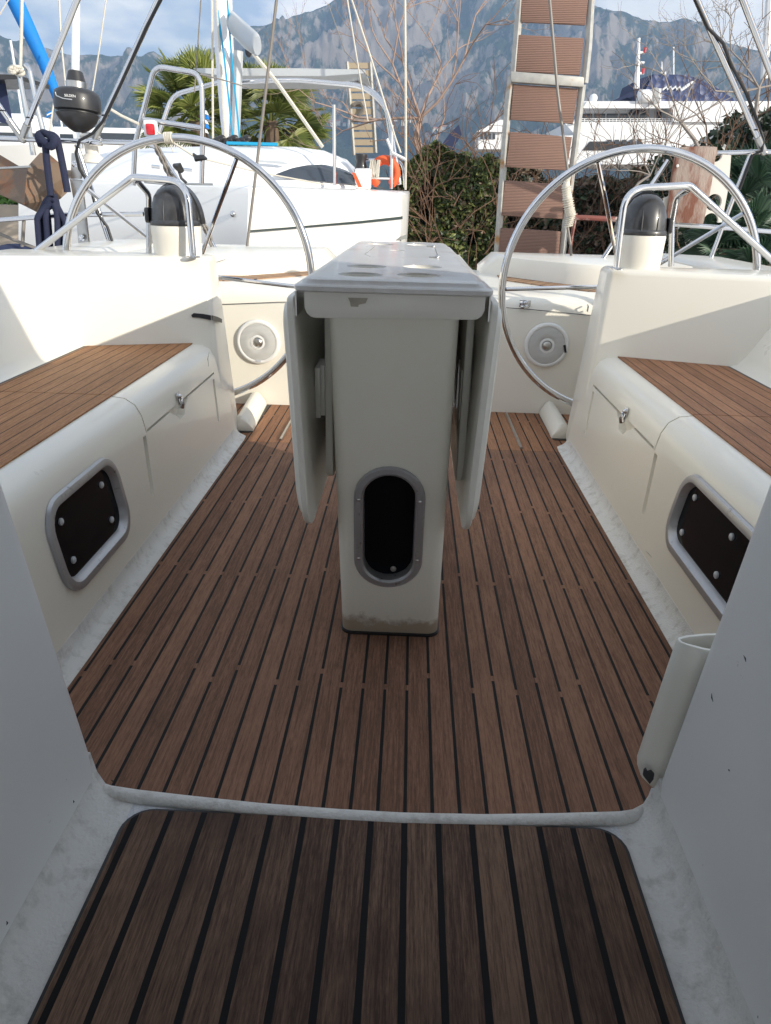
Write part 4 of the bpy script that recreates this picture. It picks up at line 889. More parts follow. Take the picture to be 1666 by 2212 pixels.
b.loft(secs); b.build('hull', 'hull', ya, ang=30)
b = MB(); top_ = [(541, 497), (620, 491), (700, 484), (780, 477), (870, 467)]; bot = [(870, 473), (780, 482), (700, 488), (620, 495), (541, 501)]
vv = [P(x, y, Y=YS(x)-.012) for x, y in top_+bot]; b.prism(vv, (0, .03, 0)); b.build('hull_stripe', 'navyhull', ya)
b = MB(); b.prism([P(866, 511, Y=9.97), P(880, 506, Y=10.03), P(880, 516, Y=10.0), P(855, 519, Y=9.95)], (0, .03, 0)); b.build('hull_stripe', 'navyhull', ya)
b = MB(); q = P(503, 462, Y=YS(503)-.03); b.ball(q, .035, 12, (.9, .6, 1)); b.build('hull_fitting', 'steel', ya)
# coachroof loft
prof = [(170, 392, 350), (200, 392, 338), (235, 392, 328), (330, 392, 319), (480, 394, 315), (640, 396, 317), (700, 398, 325), (750, 401, 345), (785, 404, 380), (800, 405, 400)]
secs = []
for x, y0, y1 in prof:
    Y = max(YS(x)+.35, 9.0); secs.append([P(x, y0+6, Y=Y), P(x, y0-2, Y=Y+.02), P(x, y0+(y1-y0)*.45, Y=Y+.12), P(x, y0+(y1-y0)*.80, Y=Y+.35), P(x, y1, Y=Y+.75), P(x, y1+0, Y=Y+2.6), P(x, y0+6, Y=Y+2.9)])
b = MB(); b.loft(secs); b.build('coachroof', 'hull2', ya, ang=50)
def croof(x, f):                                       # a point on the coachroof side
    k = 0
    for (a, y0, y1), (c_, y2, y3) in zip(prof, prof[1:]):
        if a <= x <= c_: u = (x-a)/(c_-a); Y0 = y0+(y2-y0)*u; Y1 = y1+(y3-y1)*u; break
    Y = max(YS(x)+.35, 9.0); off = .02+(.10)*min(f, .45)/.45+max(0, f-.45)/.35*.23
    return P(x, Y0+(Y1-Y0)*f, Y=Y+off-.02)
def lerp_t(tab, x):
    for (a_, f0), (c_, f1) in zip(tab, tab[1:]):
        if a_ <= x <= c_: return f0+(f1-f0)*(x-a_)/(c_-a_)
    return tab[-1][1]
up = [(597, .22), (630, .38), (665, .50), (700, .56), (735, .58), (762, .52), (780, .30)]; lo = [(597, .18), (630, .12), (670, .08), (720, .05), (755, .04), (780, .05)]
b = MB(); rows = []
for i in range(25):
    x = 597+183*i/24; f0, f1 = lerp_t(lo, x), lerp_t(up, x); rows.append([croof(x, f0+(f1-f0)*k/6)+Vector((.0, -.035, .01)) for k in range(7)])
b.loft(rows, closed=False, caps=False); b.build('saloon_window', 'tint', ya, ang=80)
b = MB(); b.prism([P(558, 345, Y=9.25), P(608, 348, Y=9.3), P(625, 353, Y=9.3), P(615, 355, Y=9.28), P(560, 350, Y=9.2)], (0, .02, 0)); b.build('roof_hatch', 'boom', ya)
for (x0, y0, x1, y1) in ((328, 359, 345, 361), (375, 363, 415, 368)):
    b = MB(); b.tube([P(x0, y0, Y=8.95), P(x1, y1, Y=8.95)], .018, 6); b.build('grab_rail', 'steel', ya)
b = MB(); b.tube([P(312, 393, Y=8.72), P(345, 396, Y=8.70), P(460, 398, Y=8.66)], .012, 6); b.build('toe_rail', 'steeld', ya)
# mast, boom, vang
b = MB(); secs = []
for x, y, w_ in ((498, 312, 15), (493, 250, 17), (488, 160, 19), (483, 80, 20), (478, -60, 22)):
    q = P(x, y, Y=10.2); w2 = (P(x+w_, y, Y=10.2)-q).length; secs.append([(q.x+w2*cos(a)*(1), q.y+w2*1.3*sin(a), q.z) for a in [2*pi*k/20 for k in range(20)]])
b.loft(secs); ms = b.build('mast', 'mast', ya, ang=60)
b = MB(); secs = []
for (x, y, w_, h_, Y) in ((500, 55, 12, 22, 10.0), (530, 85, 13, 24, 9.2), (553, 103, 13, 22, 8.7), (556, 106, 10, 18, 8.66)):
    q = P(x, y-8, Y=Y); sc1 = (P(x+1, y, Y=Y)-P(x, y, Y=Y)).length; secs.append([(q.x+w_*sc1*cos(a)*.9, q.y, q.z+h_*sc1*sin(a)) for a in [2*pi*k/20 for k in range(20)]])
b.loft(secs); b.build('boom', 'boom', ya, ang=50)
b = MB(); b.tube([P(515, 110, Y=10.1), P(512, 200, Y=10.1), P(508, 300, Y=10.1)], .06, 8); b.build('vang', 'boom', ya)
# arches and awning
b = MB(); b.tube(arc_fillet([P(342, 292, Y=10.2), P(372, 205, Y=10.3), P(470, 178, Y=10.4), P(640, 172, Y=10.4), P(790, 186, Y=10.3), P(838, 235, Y=10.2), P(864, 398, Y=10.1)], [.3, .6, 2, .8, .5], 8), .028, 8); b.build('bimini_arch', 'steel', ya, ang=80)
b = MB(); b.tube(arc_fillet([P(500, 172, Y=11.2), P(640, 166, Y=11.2), P(780, 178, Y=11.2), P(830, 215, Y=11.0), P(856, 380, Y=10.9)], [2, .8, .5], 8), .026, 8); b.build('bimini_arch', 'steel', ya, ang=80)
b = MB(); polyprism(b, [(417, 147), (640, 147), (788, 150), (790, 158), (700, 164), (480, 163), (430, 156)], 10.6, 1.2); b.build('awning_panel', 'boom', ya)
b = MB(); b.tube([P(722, 226, Y=9.45), P(723, 401, Y=9.45)], .022, 8); b.build('stanchion', 'steel', ya)
b = MB(); b.tube([P(847, 270, Y=10.0), P(846, 408, Y=10.0)], .024, 8); b.build('stanchion', 'steel', ya)
b = MB(); b.tube(arc_fillet([P(790, 345, Y=10.2), P(870, 345, Y=10.2), P(875, 405, Y=10.2)], .15), .016, 6); b.build('stern_rail', 'steel', ya)
b = MB(); b.lathe([(.09, 0), (.075, .05), (.06, .12), (.075, .16), (.075, .2), (.03, .21)], 20, Matrix.Translation(P(780, 371, Y=10.0))); b.build('winch', 'rubber', ya)
b = MB(); b.box(-.09, .12, -.1, .1, -.1, .14, Matrix.Translation(P(782, 390, Y=9.95))); b.build('winch_base', 'hull', ya, bevel=.03)
b = MB(); polyprism(b, [(760, 372), (768, 374), (782, 404), (774, 404)], 9.6, .05); b.build('red_cover', 'orange', ya)
tp = thing('horseshoe_buoy', 'orange horseshoe lifebuoy strapped to the stern rail of the white yacht', 'lifebuoy', tuple(P(833, 375, Y=10.1)))
b = MB(); cc = P(831, 374, Y=10.08); u1 = (P(831+1, 374, Y=10.08)-cc).length
b.tube([(cc.x+25*u1*cos(a), cc.y+.02*cos(a), cc.z+26*u1*sin(a)) for a in [radians(-60+300*k/28) for k in range(29)]], [.055]+[.075]*27+[.055], 12, flat=.75); b.build('buoy_cover', 'orange', tp, ang=80)
b = MB(); b.tube([P(812, 385, Y=10.0), P(850, 386, Y=10.0)], .012, 6); b.build('strap', 'whitep', tp)
b = MB()
for k in range(4): b.tube([P(802+k*4, 345, Y=9.9), P(798+k*4, 372, Y=9.9), P(800+k*4, 386, Y=9.9), P(808+k*3, 382, Y=9.9), P(811+k*3, 345, Y=9.9)], .012, 5)
tag(b.build('mooring_line', 'wrope'), 'coil of white line hanging on the stern rail beside the orange horseshoe', 'rope coil')
for nm, pts, r, m in (('halyard', [(458, 0), (460, 300)], .014, 'wrope'), ('halyard', [(468, 0), (476, 120), (487, 300)], .016, 'wrope'), ('blue_halyard', [(467, 0), (484, 120), (503, 300)], .012, 'tealrope'), ('blue_halyard', [(491, 0), (500, 120), (518, 300)], .012, 'tealrope'), ('shroud', [(434, 0), (420, 200)], .008, 'stay'), ('vang_line', [(518, 80), (600, 180), (697, 318)], .024, 'wrope')):
    b = MB(); b.tube([P(x, y, Y=9.9) for x, y in pts], r, 5); b.build(nm, m, ya)
b = MB(); b.ball(P(537, 109, Y=9.6), .07, 10, (.6, .5, 1)); b.build('block', 'rubber', ya)
b = MB()
for k in range(9): b.ball(P(462+k*9, 306-(k % 3)*4, Y=9.9), .055, 7, (1, .8, .7))
b.build('mast_foot_gear', 'rubber', ya)
b = MB(); b.tube([P(490, 309, Y=9.8), P(600, 312, Y=9.8)], .02, 6); b.build('blue_halyard', 'tealrope', ya)
# stays and lines in front of the sky
for nm, pts, r, m, lab, Y in (
    ('stay_wire', [(757, -10), (800, 120), (855, 300), (866, 330)], .013, 'wrope', 'pale line sloping down to the stern arch of the white yacht', 9.8),
    ('stay_wire', [(749, -10), (775, 150), (795, 262)], .010, 'wrope', 'second pale line left of the sloping stern line', 9.7),
    ('stay_wire', [(709, 8), (745, 110), (795, 165)], .006, 'stay', 'thin line meeting the awning panel of the white yacht', 9.7),
    ('white_pole', [(836, 300), (848, 330), (878, 345)], .02, 'whitep', 'short white pole end beside the orange horseshoe', 9.9),
    ('stay_wire', [(875, -10), (876, 130), (877, 330), (876, 410)], .017, 'wrope', 'single upright white stay above the stern corner of the white hull', 9.9)):
    wires(nm, [P(x, y, Y=Y) for x, y in pts], r, m, lab, 'line', None, 6)
# far gangway with a painted figure
t = thing('far_gangway', 'distant raised gangway with beige slats behind the yacht arch, figure 2 on it', 'gangway', tuple(P(775, 330, Y=20)))
b = MB()
for a, c_ in (((750, 133), (765, 335)), ((800, 133), (812, 330))): b.tube([P(*a, Y=20), P(*c_, Y=20)], .04, 4)
b.build('side_rail', 'galv', t)
b = MB(); cl = [(754, 135), (796, 135)]
for k in range(12):
    y = 135+k*16.6; xs_ = 752+k*1.15; b.prism([P(x, yy_, Y=20) for x, yy_ in ((xs_, y), (xs_+46, y), (xs_+46, y+12.5), (xs_, y+12.5))], (0, .05, 0))
M_['beige'] = mat('beige_slat', (.42, .34, .24), .8, var=.1); b.build('slats', 'beige', t)
b = MB(); b.tube([P(x, y, Y=19.93) for x, y in ((764, 228), (770, 222), (780, 222), (785, 230), (783, 240), (774, 250), (766, 258), (786, 260))], .045, 5); b.build('painted_figure', 'stay', t)

# ---- our stern: gangway, stays, rails
gw = thing('gangway', 'raised boarding gangway with brown ribbed slats in a worn aluminium frame at our stern', 'gangway', tuple(P(1140, 560, Y=4.8)))
def GV(pts): return [(1030.4+x*.3815, y*.3815) for x, y in pts]
SL = [((252, -170), (640, -140), (632, -60), (256, -85)), ((256, -50), (634, -30), (615, 140), (250, 122)), ((235, 195), (607, 215), (585, 425), (222, 402)), ((208, 475), (575, 500), (545, 700), (190, 676)), ((190, 745), (540, 775), (510, 965), (165, 945)), ((160, 1020), (500, 1045), (485, 1240), (140, 1220)), ((135, 1290), (475, 1310), (460, 1500), (115, 1500))]
for s_ in SL:
    b = MB(); b.prism([P(x, y, Y=4.8) for x, y in GV(s_)], (0, .025, 0)); b.build('slat', 'slat', gw, bevel=.003)
for pts in ([(108, 1530), (175, 600), (196, 430)], [(205, 470), (228, 200), (248, -60)], [(475, 1530), (505, 1240), (560, 800), (598, 480)], [(610, 470), (632, 260), (650, -60)]):
    b = MB(); q = [P(x, y, Y=4.815) for x, y in GV(pts)]; b.tube([q[0], *q[1:]], .021, 4); b.build('side_rail', 'galv', gw, ang=30)
b = MB(); b.prism([P(x, y, Y=4.775) for x, y in GV([(194, 402), (606, 434), (606, 492), (194, 462)])], (0, .055, 0)); b.build('crossbar', 'galv', gw, bevel=.004)
wires('backstay', [P(600, -20, Y=4.5), P(564, 280, Y=4.5), P(531, 556, Y=4.5)], .0085, 'stay', 'thin grey backstay running down to the port side of the transom', 'backstay', 'backstays', 8)
wires('backstay', [P(1186, -20, Y=4.55), P(1205, 200, Y=4.5), P(1228, 380, Y=4.5)], .008, 'stay', 'grey backstay passing in front of the raised gangway', 'backstay', 'backstays', 8)
t = thing('splice_sleeve', 'thick whipped rope splice at the lower end of the starboard backstay', 'rope splice', tuple(P(1230, 470, Y=4.45)))
b = MB(); pts = [P(x, y, Y=4.45) for x, y in ((1227, 385), (1223, 400), (1226, 425), (1230, 450), (1234, 465), (1229, 488))]
b.tube(pts, [.012, .022, .026, .024, .020, .010], 8)
for i in range(26):
    u = i/25*4.99; k = int(u); q = pts[k]+(pts[min(k+1, 5)]-pts[k])*(u-k); r_ = [.014, .024, .028, .026, .022, .013][k]
    b.tube([q+Vector((cos(a)*r_, sin(a)*r_, .006*cos(a))) for a in [2*pi*j/8 for j in range(8)]], .004, 4, closed=True)
b.build('whipping', 'wrope', t, ang=80)
wires('lashing_line', [P(1226, 488, Y=4.45), P(1233, 530, Y=4.45), P(1236, 575, Y=4.45)], .008, 'stay', 'short grey tail below the rope splice', 'line')
t = thing('red_post', 'rusty red pipe rail behind the gangway foot', 'pipe rail', tuple(P(1225, 560, Y=5.6)))
b = MB(); b.tube([P(1245, 460, Y=5.6), P(1236, 510, Y=5.6), P(1228, 570, Y=5.6)], .012, 6); b.tube([P(1240, 470, Y=5.6), P(1262, 470, Y=5.6), P(1335, 474, Y=5.6)], .018, 8); b.tube([P(1222, 500, Y=5.6), P(1219, 570, Y=5.6)], .010, 6)
M_['redpipe'] = mat('red_pipe', (.20, .06, .045), .6, var=.3, dirt=(.5, .42, .38), dscale=9, dlo=.55, dhi=.65); b.build('pipe', 'redpipe', t)

def rail(name, runs, r, label, cat, group, m='steel', fil=.08, Y=4.3, loc=None):
    t = thing(name, label, cat, tuple(P(*(loc or runs[0][0]), Y=Y)), group)
    for pts in runs:
        b = MB(); q = [P(p[0], p[1], Y=(p[2] if len(p) > 2 else Y)) for p in pts]
        if len(q) > 2: q = arc_fillet(q, fil, 6)
        b.tube(q, r, 12); b.build('tube', m, t, ang=80)
    return t
rail('push_pit', [[(-60, 296), (0, 298), (200, 306), (315, 309), (340, 318), (400, 415), (478, 562)], [(-60, 482), (0, 475), (140, 464), (310, 462)], [(165, 312), (205, 430), (250, 562)]], .0125, 'port stern rail of stainless tube with two horizontal runs', 'stern rail', 'stern rails')
rail('push_pit', [[(1549, 331), (1648, 328), (1720, 330)], [(1440, 483), (1560, 492), (1720, 505)], [(1623, 330), (1580, 440), (1520, 600)], [(1444, 346), (1370, 455), (1282, 590)]], .0125, 'starboard stern rail of stainless tube carrying the weathered board', 'stern rail', 'stern rails')
def bim(p0, p1, lab, cable=None, Y0=4.28, Y1=3.9):
    t = thing('bimini_leg', lab, 'awning leg', tuple(P(*p0, Y=Y0)), 'bimini frame legs')
    a, c_ = P(*p0, Y=Y0), P(*p1, Y=Y1); b = MB(); b.tube([a, c_], .0145, 12); b.build('tube', 'steel', t, ang=80)
    d = (c_-a).normalized(); b = MB(); b.tube([a-d*.03, a+d*.075], .0185, 12); b.ball(a-d*.035, .018, 8); b.build('socket', 'steeld', t)
    b = MB(); q = a+d*.12
    b.tube([q+Vector((cos(u)*.017, sin(u)*.017, 0)) for u in [2*pi*j/8 for j in range(8)]], .004, 4, closed=True); b.build('cable_tie', 'black', t)
    if cable: b = MB(); b.tube([P(x, y, Y=yy_) for x, y, yy_ in cable], .008, 6); b.build('cable', 'black', t, ang=80)
bim((50, 290), (172, -14), 'bimini leg slanting up to the right from the port rail, nearest the left edge')
bim((40, 288), (-40, 175), 'short bimini leg slanting out of the left edge', None, 4.28, 4.2)
bim((210, 286), (348, -14), 'bimini leg with a black cable taped along it, right of the black furling drum', [(352, -10, 3.88), (316, 60, 3.96), (262, 180, 4.1), (222, 262, 4.22), (200, 288, 4.22), (172, 303, 4.22), (164, 330, 4.22), (172, 365, 4.24), (195, 402, 4.26), (210, 460, 4.27), (232, 490, 4.27), (254, 556, 4.27)])
bim((1646, 318), (1500, -14), 'bimini leg with a black cable, sloping down to the starboard rail corner', [(1498, -10, 3.9), (1530, 60, 3.93), (1562, 92, 4.0), (1580, 140, 4.06), (1612, 200, 4.15), (1640, 270, 4.24), (1650, 300, 4.26), (1646, 326, 4.26), (1625, 336, 4.27), (1598, 410, 4.28)])
bim((1730, 330), (1600, -14), 'outer bimini leg in the top right corner')
# boards on the starboard rail
t = thing('weathered_board', 'old brown wooden board bolted to the starboard stern rail', 'board', tuple(P(1500, 480, Y=4.2)))
b = MB(); wp = [(1462, 326), (1472, 317), (1520, 315), (1551, 317), (1545, 350), (1538, 400), (1530, 440), (1520, 484), (1440, 480), (1450, 400)]
b.prism([P(x, y, Y=4.2) for x, y in wp], (0, .03, 0)); wb = b.build('plank', 'oldwood', t, bevel=.004)
for x, y in ((1464, 358), (1525, 359)): b = MB(); b.ball(P(x, y, Y=4.195), .008, 8, (1, .4, 1)); b.build('bolt', 'board', t)
t = thing('bracket_board', 'off-white plastic bracket plate with round holes behind the brown board', 'bracket', tuple(P(1560, 480, Y=4.26)))
b = MB(); b.prism([P(x, y, Y=4.26) for x, y in ((1530, 330), (1580, 335), (1575, 400), (1560, 480), (1500, 484), (1428, 470), (1436, 428), (1500, 400))], (0, .02, 0)); o = b.build('plate', 'board', t)
cc = []
for x, y, r in ((1541, 437, .042), (1534, 478, .042), (1547, 336, .030)):
    c = MB(); c.lathe([(r, -.1), (r, .1)], 24, Matrix.Translation(P(x, y, Y=4.27)) @ Matrix.Rotation(pi/2, 4, 'X')); cc.append(c.build('c', 'gel'))
cut(o, cc)

# ---- neighbour's bow on the left: furler, anchor, pulpit
ff = thing('furling_drum', 'black headsail furling drum with a white foil above it, over the port rail', 'furling drum', tuple(P(170, 300, Y=4.9)))
c0 = P(168, 232, Y=4.9); u1 = (P(169, 232, Y=4.9)-c0).length
def LP(prof): return [(r*u1*(.93 if y > 195 else 1), (232-y)*u1) for r, y in prof]
Mx = Matrix.Translation(c0) @ Matrix.Rotation(radians(-4), 4, 'X') @ Matrix.Rotation(radians(2.5), 4, 'Y')
b = MB(); b.lathe(LP([(1, 280), (12, 279), (20, 275), (30, 268), (41, 258), (47, 249), (48, 246), (42, 244), (42, 242), (50, 239), (51, 228), (50, 212), (47, 204), (38, 199), (22, 197), (20, 196)]), 40, Mx); dr = b.build('drum', 'rubber', ff, ang=50)
b = MB(); b.lathe(LP([(22, 197), (21, 185), (19.5, 184)]), 28, Mx); b.build('collar', 'steeld', ff)
b = MB(); b.lathe(LP([(20, 185), (19, 182), (14.5, 166), (12, 164)]), 24, Mx); b.build('cap', 'rubber', ff)
b = MB(); b.tube([Mx@Vector((0, 0, (232-166)*u1)), P(164, -20, Y=4.95)], 8.2*u1, 14); b.build('foil', 'mast', ff, ang=80)
b = MB(); b.tube([Mx@Vector((0, 0, -48*u1)), Mx@Vector((0, 0, -78*u1))], 6*u1, 10); b.build('toggle', 'steel', ff)
b = MB(); zz = -8*u1; R1_ = 48*u1
for dx0 in (0,):
    b.tube([Mx@Vector((R1_*sin(a), -R1_*cos(a), z_*u1)) for a, z_ in ((-.62, 20), (-.56, 13), (-.2, 8), (.20, 7))], .9*u1, 4)
b.build('swoosh', 'button', dr)
tcu = bpy.data.curves.new('lettering', 'FONT'); tcu.body = 'SELDEN'; tcu.size = 6.6*u1; tcu.extrude = .0008; tcu.align_x = 'CENTER'
to = bpy.data.objects.new('tmp', tcu); C.objects.link(to); dg = bpy.context.evaluated_depsgraph_get(); me = bpy.data.meshes.new_from_object(to.evaluated_get(dg)); bpy.data.objects.remove(to)
for v in me.vertices:
    x, y, z = v.co; a = x/R1_+.12; v.co = Mx@Vector(((R1_+z)*sin(a), -(R1_+z)*cos(a), y+11.5*u1))
link('lettering', me, 'whitep', dr)
b = MB(); b.lathe([(14*u1, 0), (10*u1, 14*u1), (12*u1, 24*u1), (20*u1, 50*u1)][::-1] if False else [(24*u1, -24*u1), (23*u1, -18*u1), (12*u1, -8*u1), (13*u1, 6*u1), (19*u1, 22*u1), (15*u1, 26*u1)], 24, Matrix.Translation(P(198, 322, Y=4.36)))
t = thing('horn', 'white plastic horn clamped under the port rail below the furling drum', 'horn', tuple(P(198, 340, Y=4.36))); b.build('horn_body', 'board', t)
b = MB(); q = P(207, 306, Y=4.3); b.lathe([(.018, -.035), (.020, -.03), (.020, .03), (.018, .035)], 16, Matrix.Translation(q) @ Matrix.Rotation(pi/2, 4, 'Y')); b.build('rail_clamp', 'steel', t)
an = thing('anchor', 'rusty brown folded-plate anchor hanging at the left edge', 'anchor', tuple(P(70, 400, Y=4.75)))
A_ = lambda x, y, Y: P(x, y, Y=Y)
pts = {'a': A_(-60, 325, 4.9), 'b': A_(0, 335, 4.85), 'c': A_(45, 361, 4.75), 'd': A_(62, 368, 4.6), 'e': A_(88, 334, 4.9), 'f': A_(109, 335, 4.9), 'g': A_(127, 355, 4.88), 'h': A_(138, 382, 4.86), 'i': A_(144, 417, 4.84), 'j': A_(127, 427, 4.8), 'k': A_(80, 456, 4.7), 'l': A_(52, 444, 4.45), 'm': A_(0, 421, 4.7), 'n': A_(-60, 400, 4.8)}
b = MB(); V_ = {k: b.bm.verts.new(v) for k, v in pts.items()}
for f in ('abm', 'amn', 'bcm', 'cdl', 'cml', 'deg', 'efg', 'dgh', 'dhl', 'hij', 'hjl', 'jkl'):
    b.bm.faces.new([V_[c] for c in f])
bmesh.ops.recalc_face_normals(b.bm, faces=b.bm.faces); bmesh.ops.solidify(b.bm, geom=b.bm.faces[:], thickness=.014)
b.build('fluke', 'rust', an, ang=15)
b = MB(); b.tube([A_(-40, 365, 4.58), A_(30, 362, 4.55), A_(66, 360, 4.55)], .007, 6); b.build('shackle_bar', 'steeld', an)
t = thing('stem_fitting', 'tall worn steel stem plate with bolts below the furling drum', 'stem plate', tuple(P(180, 540, Y=4.8)))
b = MB(); b.prism([P(x, y, Y=4.8) for x, y in ((154, 330), (172, 332), (179, 370), (174, 386), (152, 386))], (0, .02, 0)); b.prism([P(x, y, Y=4.82) for x, y in ((150, 386), (176, 388), (184, 450), (196, 560), (172, 560), (162, 450))], (0, .02, 0)); b.build('plate', 'steeld', t, bevel=.003)
for x, y in ((162, 354), (177, 514)): b = MB(); b.lathe([(.020, 0), (.020, .006), (.010, .008), (.010, .014), (.001, .015)], 16, Matrix.Translation(P(x, y, Y=4.8)) @ Matrix.Rotation(pi/2, 4, 'X')); b.build('bolt', 'steel', t)
rail('bow_pulpit', [[(288, 400), (292, 310), (334, 142), (425, 158), (436, 185), (438, 262), (436, 396)], [(310, 258), (438, 277)]], .023, 'high stainless pulpit frame standing in front of the left palm', 'pulpit', None, Y=7.2, fil=.12)
t = thing('navigation_light', 'red navigation light in a white housing on the pulpit frame', 'navigation light', tuple(P(328, 282, Y=7.1)))
b = MB(); b.box(-.055, .055, -.05, .05, -.06, .07, Matrix.Translation(P(326, 279, Y=7.1))); b.build('housing', 'whitep', t, bevel=.02, seg=3)
b = MB(); b.box(-.032, .04, -.06, .04, -.045, .045, Matrix.Translation(P(327, 280, Y=7.08))); b.build('lens', 'red', t, bevel=.012)
wires('lifeline', [P(232, 232, Y=7), P(262, 250, Y=7), P(300, 268, Y=7)], .013, 'wrope', 'white rope running from the furling drum to the pulpit frame', 'line')
wires('lifeline', [P(340, 285, Y=7), P(420, 338, Y=7.2), P(560, 372, Y=8.2), P(700, 398, Y=9.3)], .008, 'wrope', 'thin white line falling from the navigation light along the yacht deck', 'line')
wires('lifeline', [P(432, 160, Y=7.2), P(480, 172, Y=8), P(540, 190, Y=9)], .006, 'stay', 'thin dark wire from the top of the pulpit frame to the mast', 'line')
b = MB(); b.tube([P(418, 332, Y=7.15), P(424, 342, Y=7.12), P(440, 340, Y=7.12), P(446, 343, Y=7.15)], [.01, .03, .025, .012], 8); tag(b.build('cleat', 'rubber'), 'black line tensioner on the pulpit upright', 'tensioner')
# chain and strap by the rail leg
for k, (pp, lab) in enumerate(([[(338, 318), (352, 345), (365, 375), (380, 398)], 'grey twisted strap along the port rail leg'], [[(430, 455), (438, 480), (450, 505), (456, 530)], 'grey shackle chain beside the port wheel rim'])):
    t = thing('chain', lab, 'chain', tuple(P(*pp[0], Y=4.25)))
    q = [P(x, y, Y=4.22) for x, y in pp]
    b = MB(); n = 9
    for i in range(n):
        u = i/n*2.99; j = int(u); a = q[j]+(q[j+1]-q[j])*(u-j); d = (q[j+1]-q[j]).normalized(); sd_ = d.cross(Vector((0, 1, 0))).normalized() if i % 2 else Vector((0, 1, 0))
        b.tube([a+d*cos(v)*.024+sd_*sin(v)*.013 for v in [2*pi*z_/10 for z_ in range(10)]], .0065, 5, closed=True)
    b.build('links', 'stay', t, ang=80)
t = thing('clam_cleat', 'black clip hanging from the grey strap on the port rail', 'clip', tuple(P(385, 360, Y=4.2)))
b = MB(); b.tube([P(376, 357, Y=4.2), P(386, 360, Y=4.18), P(394, 370, Y=4.2)], [.010, .024, .012], 8); b.tube([P(386, 368, Y=4.2), P(392, 385, Y=4.2), P(403, 395, Y=4.2)], .008, 6); b.build('clip_body', 'rubber', t)
# navy rope coil
t = thing('rope_coil', 'navy blue mooring rope coiled and hitched over the port rail', 'rope coil', tuple(P(110, 550, Y=4.2)))
R = random.Random(2); b = MB(); YY = 4.22; W1 = .019
def RT(pts, r=W1): b.tube(arc_fillet([P(x, y, Y=yy_) for x, y, yy_ in pts], .05, 4), r, 8)
RT([(88, 312, 4.20), (80, 292, 4.24), (96, 286, 4.22), (112, 296, 4.18), (110, 312, 4.2), (92, 304, 4.16), (84, 290, 4.22)])
RT([(98, 312, 4.2), (101, 350, 4.2), (106, 390, 4.2), (110, 422, 4.2)]); RT([(104, 290, 4.2), (122, 294, 4.18), (130, 330, 4.2), (138, 370, 4.2), (146, 415, 4.2)])
RT([(112, 296, 4.18), (120, 302, 4.16), (112, 318, 4.16), (100, 310, 4.2)], .02)
for k in range(11):
    x0 = 84+k*2.4+R.uniform(-2, 2); x1 = 122+k*2.2+R.uniform(-3, 3); yt_ = 408+R.uniform(0, 24)+abs(k-5)*4; yb = 552+R.uniform(0, 20); dY = R.uniform(-.05, .05)
    RT([(112, yt_, YY+dY), (100+R.uniform(-6, 4), yt_+10, YY+dY), (x0-6, 470, YY+dY-.02), (x0, yb-15, YY+dY), ((x0+x1)/2, yb+8, YY+dY), (x1, yb-10, YY+dY), (x1+R.uniform(-4, 4), 480, YY+dY), (122, yt_+14, YY+dY), (116, yt_, YY+dY)], .0165)
b.build('rope_strands', 'navy', t, ang=80)
# left edge: blue canvas roll, ropes, pole, fender
wires('sail_cover', [P(20, -25, Y=8.6), P(60, 60, Y=8.7), P(95, 135, Y=8.8), P(124, 212, Y=8.9)], [.085, .078, .066, .05], 'blue', 'bright blue canvas roll slanting across the top left sky', 'sail cover', None, 12)
wires('halyard_rope', [P(48, -20, Y=5.2), P(46, 80, Y=5.2), P(44, 150, Y=5.2)], .010, 'wrope', 'white rope hanging to a knot on the pole at the left edge', 'rope')
b = MB(); R = random.Random(4)
for k in range(6): cx_, cy_ = 34+R.uniform(-8, 10), 153+R.uniform(-6, 6); b.tube([P(cx_+9*cos(a), cy_+6*sin(a), Y=5.15+.02*sin(2*a+k)) for a in [2*pi*j/12 for j in range(12)]], .010, 6, closed=True)
tag(b.build('rope_knot', 'wrope', ang=80), 'tangled white rope knot on the pole top at the left edge', 'knot')
wires('pole', [P(43, 165, Y=5.2), P(56, 235, Y=5.2), P(72, 335, Y=5.2)], .017, 'steel', 'stainless pole under the white rope knot', 'pole', None, 10)
wires('pole', [P(54, 140, Y=5.6), P(64, 150, Y=5.6), P(80, 230, Y=5.6), P(98, 300, Y=5.6)], .018, 'steel', 'curved pale tube just right of the knotted pole', 'pole', None, 10, .1)
t = thing('solar_panel', 'dark solar panel edge with hanging navy cloth at the left border', 'solar panel', tuple(P(10, 170, Y=5.8)))
b = MB(); b.prism([P(x, y, Y=5.8) for x, y in ((-80, 158), (36, 161), (37, 171), (-80, 172))], (0, .5, 0)); b.build('panel', 'rubber', t)
b = MB(); b.prism([P(x, y, Y=6.0) for x, y in ((-60, 172), (8, 174), (26, 270), (-60, 250))], (0, .02, 0)); b.build('cloth', 'navycloth', t)
wires('rope', [P(127, -20, Y=9), P(132, 90, Y=9), P(143, 198, Y=9)], .010, 'wrope', 'pale rope dropping from the sky left of the white furler foil', 'rope')
wires('rope', [P(232, -20, Y=8), P(214, 110, Y=8), P(198, 208, Y=8)], .007, 'wrope', 'thin pale rope right of the white furler foil', 'rope')
wires('rope', [P(30, -20, Y=8), P(0, 30, Y=8), P(-30, 80, Y=8)], .006, 'wrope', 'thin pale rope crossing the top left corner', 'rope')
wires('rope', [P(118, 207, Y=9), P(112, 250, Y=9), P(106, 300, Y=9)], .010, 'wrope', 'twisted rope hanging under the blue canvas roll', 'rope')
wires('rope', [P(-30, 492, Y=4.6), P(30, 518, Y=4.6), P(75, 535, Y=4.6), P(130, 552, Y=4.6)], .010, 'stay', 'dark rope sagging behind the port coaming corner', 'rope')
t = thing('fender', 'blue covered fender behind the port coaming, bottom left of the background', 'fender', tuple(P(30, 560, Y=5.2)))
